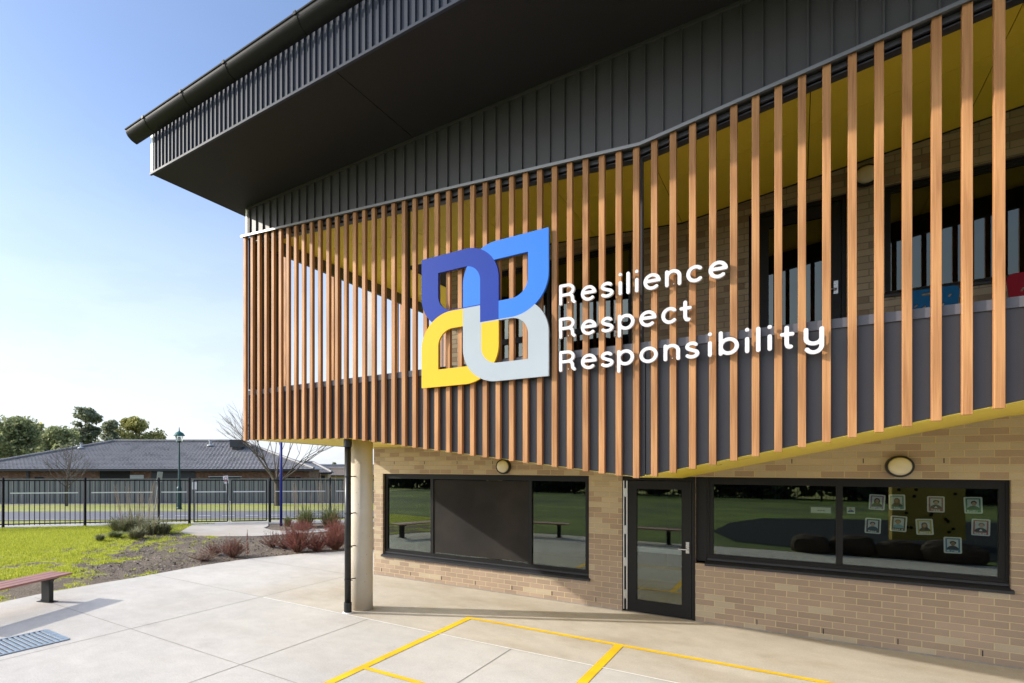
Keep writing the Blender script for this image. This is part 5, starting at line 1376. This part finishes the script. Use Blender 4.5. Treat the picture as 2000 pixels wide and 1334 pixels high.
sf = [(-1.5, -1.2), (.5, -.5), (6, -.8), (14, -2), (16, -14), (6, -14.5), (2, -13), (-1.2, -11.4), (-2.2, -8), (-2.4, -4)]
mb = MB(); mb.add([(x, y, -.014) for x, y in sf], [tuple(range(len(sf)))]); struct('softfall', mb, T['rubber'])
for i, (x, y, sx_, sy_, sz_) in enumerate([(.3, .15, .42, .3, .34), (1.15, -.05, .5, .34, .36), (2.05, .0, .46, .36, .32), (2.95, .1, .6, .4, .36)]):
    me = bpy.data.meshes.new('boulder'); bm = bmesh.new(); bmesh.ops.create_icosphere(bm, subdivisions=4, radius=1)
    for v in bm.verts:
        p = v.co.copy(); q = Vector([math.copysign(abs(c_) ** .7, c_) for c_ in p]); d = 1 + .22 * mnoise.noise(p * 1.3 + Vector((i * 7, 0, 0))) + .08 * mnoise.noise(p * 4 + Vector((i * 3, 0, 0)))
        v.co = Vector((q.x * sx_ * d, q.y * sy_ * d, max(-.1, q.z * sz_ * d)))
    bm.to_mesh(me); bm.free(); me.materials.append(T['boulder'])
    o = bpy.data.objects.new('boulder', me); COL.objects.link(o); o.location = (x, y, .12)
    tag(o, ('smallest brown boulder, first of the row mirrored in the right window', 'brown boulder second in the mirrored row', 'brown boulder third in the mirrored row', 'longest brown boulder, last of the mirrored row')[i], 'boulder', 'boulders edging the yard')
t = thing('climbing_wall', 'mustard climbing board with dark holds mirrored in the right window', 'climbing wall', (3.1, -4.1, 0))
A, Bp = Vector((2.2, -3.6, 0)), Vector((3.9, -4.7, 0)); d = (Bp - A).normalized(); nrm = Vector((-d.y, d.x, 0)); 
mb = MB(); mb.obox((A + Bp) / 2 + Vector((0, 0, 1.35)), d, nrm, (0, 0, 1), (Bp - A).length / 2, .06, 1.25); mb.build('board', T['climb'], t)
r = random.Random(4)
for k in range(26):
    c_ = A + d * r.uniform(.1, 1.9) + Vector((0, 0, r.uniform(.25, 2.4))) + nrm * .062; mb = MB(); mb.lathe([(.045, 0), (.04, .03), (.02, .05)], c_, nrm, 8); mb.build('hold', T['fence'], t)
t = thing('steel_fence', 'black picket fence across the yard, mirrored faintly in the windows', 'fence', (0, -27, 0))
pk = MB(); rl = MB()
for k in range(300): x = -36 + k * .18; pk.box(x - .012, x + .012, -27.012, -26.988, .05, 1.8)
rl.box(-36, 18, -27.02, -26.98, 1.68, 1.72); rl.box(-36, 18, -27.02, -26.98, .12, .16); pk.build('picket_panel', T['fence'], t); rl.build('rail', T['fence'], t)
for k in range(18):
    x = -36 + k * 3.1; q = MB(); q.box(x - .04, x + .04, -27.04, -26.96, 0, 1.85); q.build('post', T['fence'], t)

# ------------------------------------------------------------------ sky, sun, camera
W = bpy.data.worlds.new('World'); scn.world = W; W.use_nodes = True
N = W.node_tree.nodes; L = W.node_tree.links; bg = N['Background']
EL, SX, SY = R(25.3), .8616, .5075        # direction the shadows run
sky = N.new('ShaderNodeTexSky'); sky.sky_type = 'NISHITA'; sky.sun_disc = False
sky.sun_elevation = EL; sky.sun_rotation = math.atan2(-SX, -SY)
sky.air_density = 1.0; sky.dust_density = 1.0; sky.ozone_density = 2.0; sky.altitude = 100
tc = N.new('ShaderNodeTexCoord'); sp = N.new('ShaderNodeSeparateXYZ'); L.new(tc.outputs['Generated'], sp.inputs[0])
mp = N.new('ShaderNodeMapping'); mp.inputs['Scale'].default_value = (3, 3, 11); L.new(tc.outputs['Generated'], mp.inputs['Vector'])
nz = N.new('ShaderNodeTexNoise'); nz.inputs['Scale'].default_value = 1.6; nz.inputs['Detail'].default_value = 7; nz.inputs['Roughness'].default_value = .6; L.new(mp.outputs[0], nz.inputs['Vector'])
def mr(src, a, b, lo, hi, smooth=True):
    q = N.new('ShaderNodeMapRange'); q.inputs['From Min'].default_value = a; q.inputs['From Max'].default_value = b; q.inputs['To Min'].default_value = lo; q.inputs['To Max'].default_value = hi
    if smooth: q.interpolation_type = 'SMOOTHSTEP'
    L.new(src, q.inputs['Value']); return q.outputs[0]
def ma(op, a, b):
    q = N.new('ShaderNodeMath'); q.operation = op
    for i_, v in enumerate((a, b)):
        if isinstance(v, (int, float)): q.inputs[i_].default_value = v
        else: L.new(v, q.inputs[i_])
    return q.outputs[0]
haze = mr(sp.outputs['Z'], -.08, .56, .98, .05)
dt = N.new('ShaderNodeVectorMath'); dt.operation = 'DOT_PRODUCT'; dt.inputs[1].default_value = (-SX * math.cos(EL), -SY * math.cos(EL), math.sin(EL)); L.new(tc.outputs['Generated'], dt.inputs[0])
behind = ma('MULTIPLY', mr(dt.outputs['Value'], .45, .9, 0, 1), mr(sp.outputs['Y'], .3, -.1, 0, 1))  # added bright glow towards the sun, out of view, to fill the facade
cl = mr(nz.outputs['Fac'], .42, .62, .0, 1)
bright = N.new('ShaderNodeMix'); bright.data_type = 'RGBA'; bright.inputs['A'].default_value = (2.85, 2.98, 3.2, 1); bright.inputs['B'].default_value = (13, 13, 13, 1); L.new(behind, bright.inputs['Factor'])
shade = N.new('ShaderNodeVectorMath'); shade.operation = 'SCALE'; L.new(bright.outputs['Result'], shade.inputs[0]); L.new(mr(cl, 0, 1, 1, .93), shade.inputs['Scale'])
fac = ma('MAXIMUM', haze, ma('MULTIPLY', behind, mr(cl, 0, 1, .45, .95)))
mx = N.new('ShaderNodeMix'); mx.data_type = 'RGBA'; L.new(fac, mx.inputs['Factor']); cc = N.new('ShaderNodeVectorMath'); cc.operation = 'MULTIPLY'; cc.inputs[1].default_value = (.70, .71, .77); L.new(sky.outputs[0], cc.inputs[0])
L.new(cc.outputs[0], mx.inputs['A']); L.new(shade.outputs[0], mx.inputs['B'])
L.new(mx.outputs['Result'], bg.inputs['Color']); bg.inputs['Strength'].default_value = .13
sl = bpy.data.lights.new('sun', 'SUN'); sl.energy = 2.0; sl.angle = R(.8); sl.color = (1, .93, .82)
so = bpy.data.objects.new('sun', sl); COL.objects.link(so)
dv = Vector((SX * math.cos(EL), SY * math.cos(EL), -math.sin(EL))).normalized(); so.rotation_euler = dv.to_track_quat('-Z', 'Y').to_euler(); so.location = (-20, -10, 20)
cam = bpy.data.cameras.new('camera'); co = bpy.data.objects.new('camera', cam); COL.objects.link(co); scn.camera = co
co.location = (0, 0, CAM_H); co.rotation_euler = (R(90), 0, TH)
cam.sensor_width = 36; cam.lens = 36 * 1100 / 2000; cam.shift_x = (1000 - 710) / 2000; cam.shift_y = (910 - 667) / 2000
cam.clip_start = .05; cam.clip_end = 12000
vs = scn.view_settings; vs.view_transform = 'Standard'; vs.look = 'None'; vs.exposure = 1.43; vs.gamma = 1; vs.use_curve_mapping = False
scn.cycles.max_bounces = 8; scn.cycles.transparent_max_bounces = 12; scn.cycles.caustics_reflective = False; scn.cycles.caustics_refractive = False
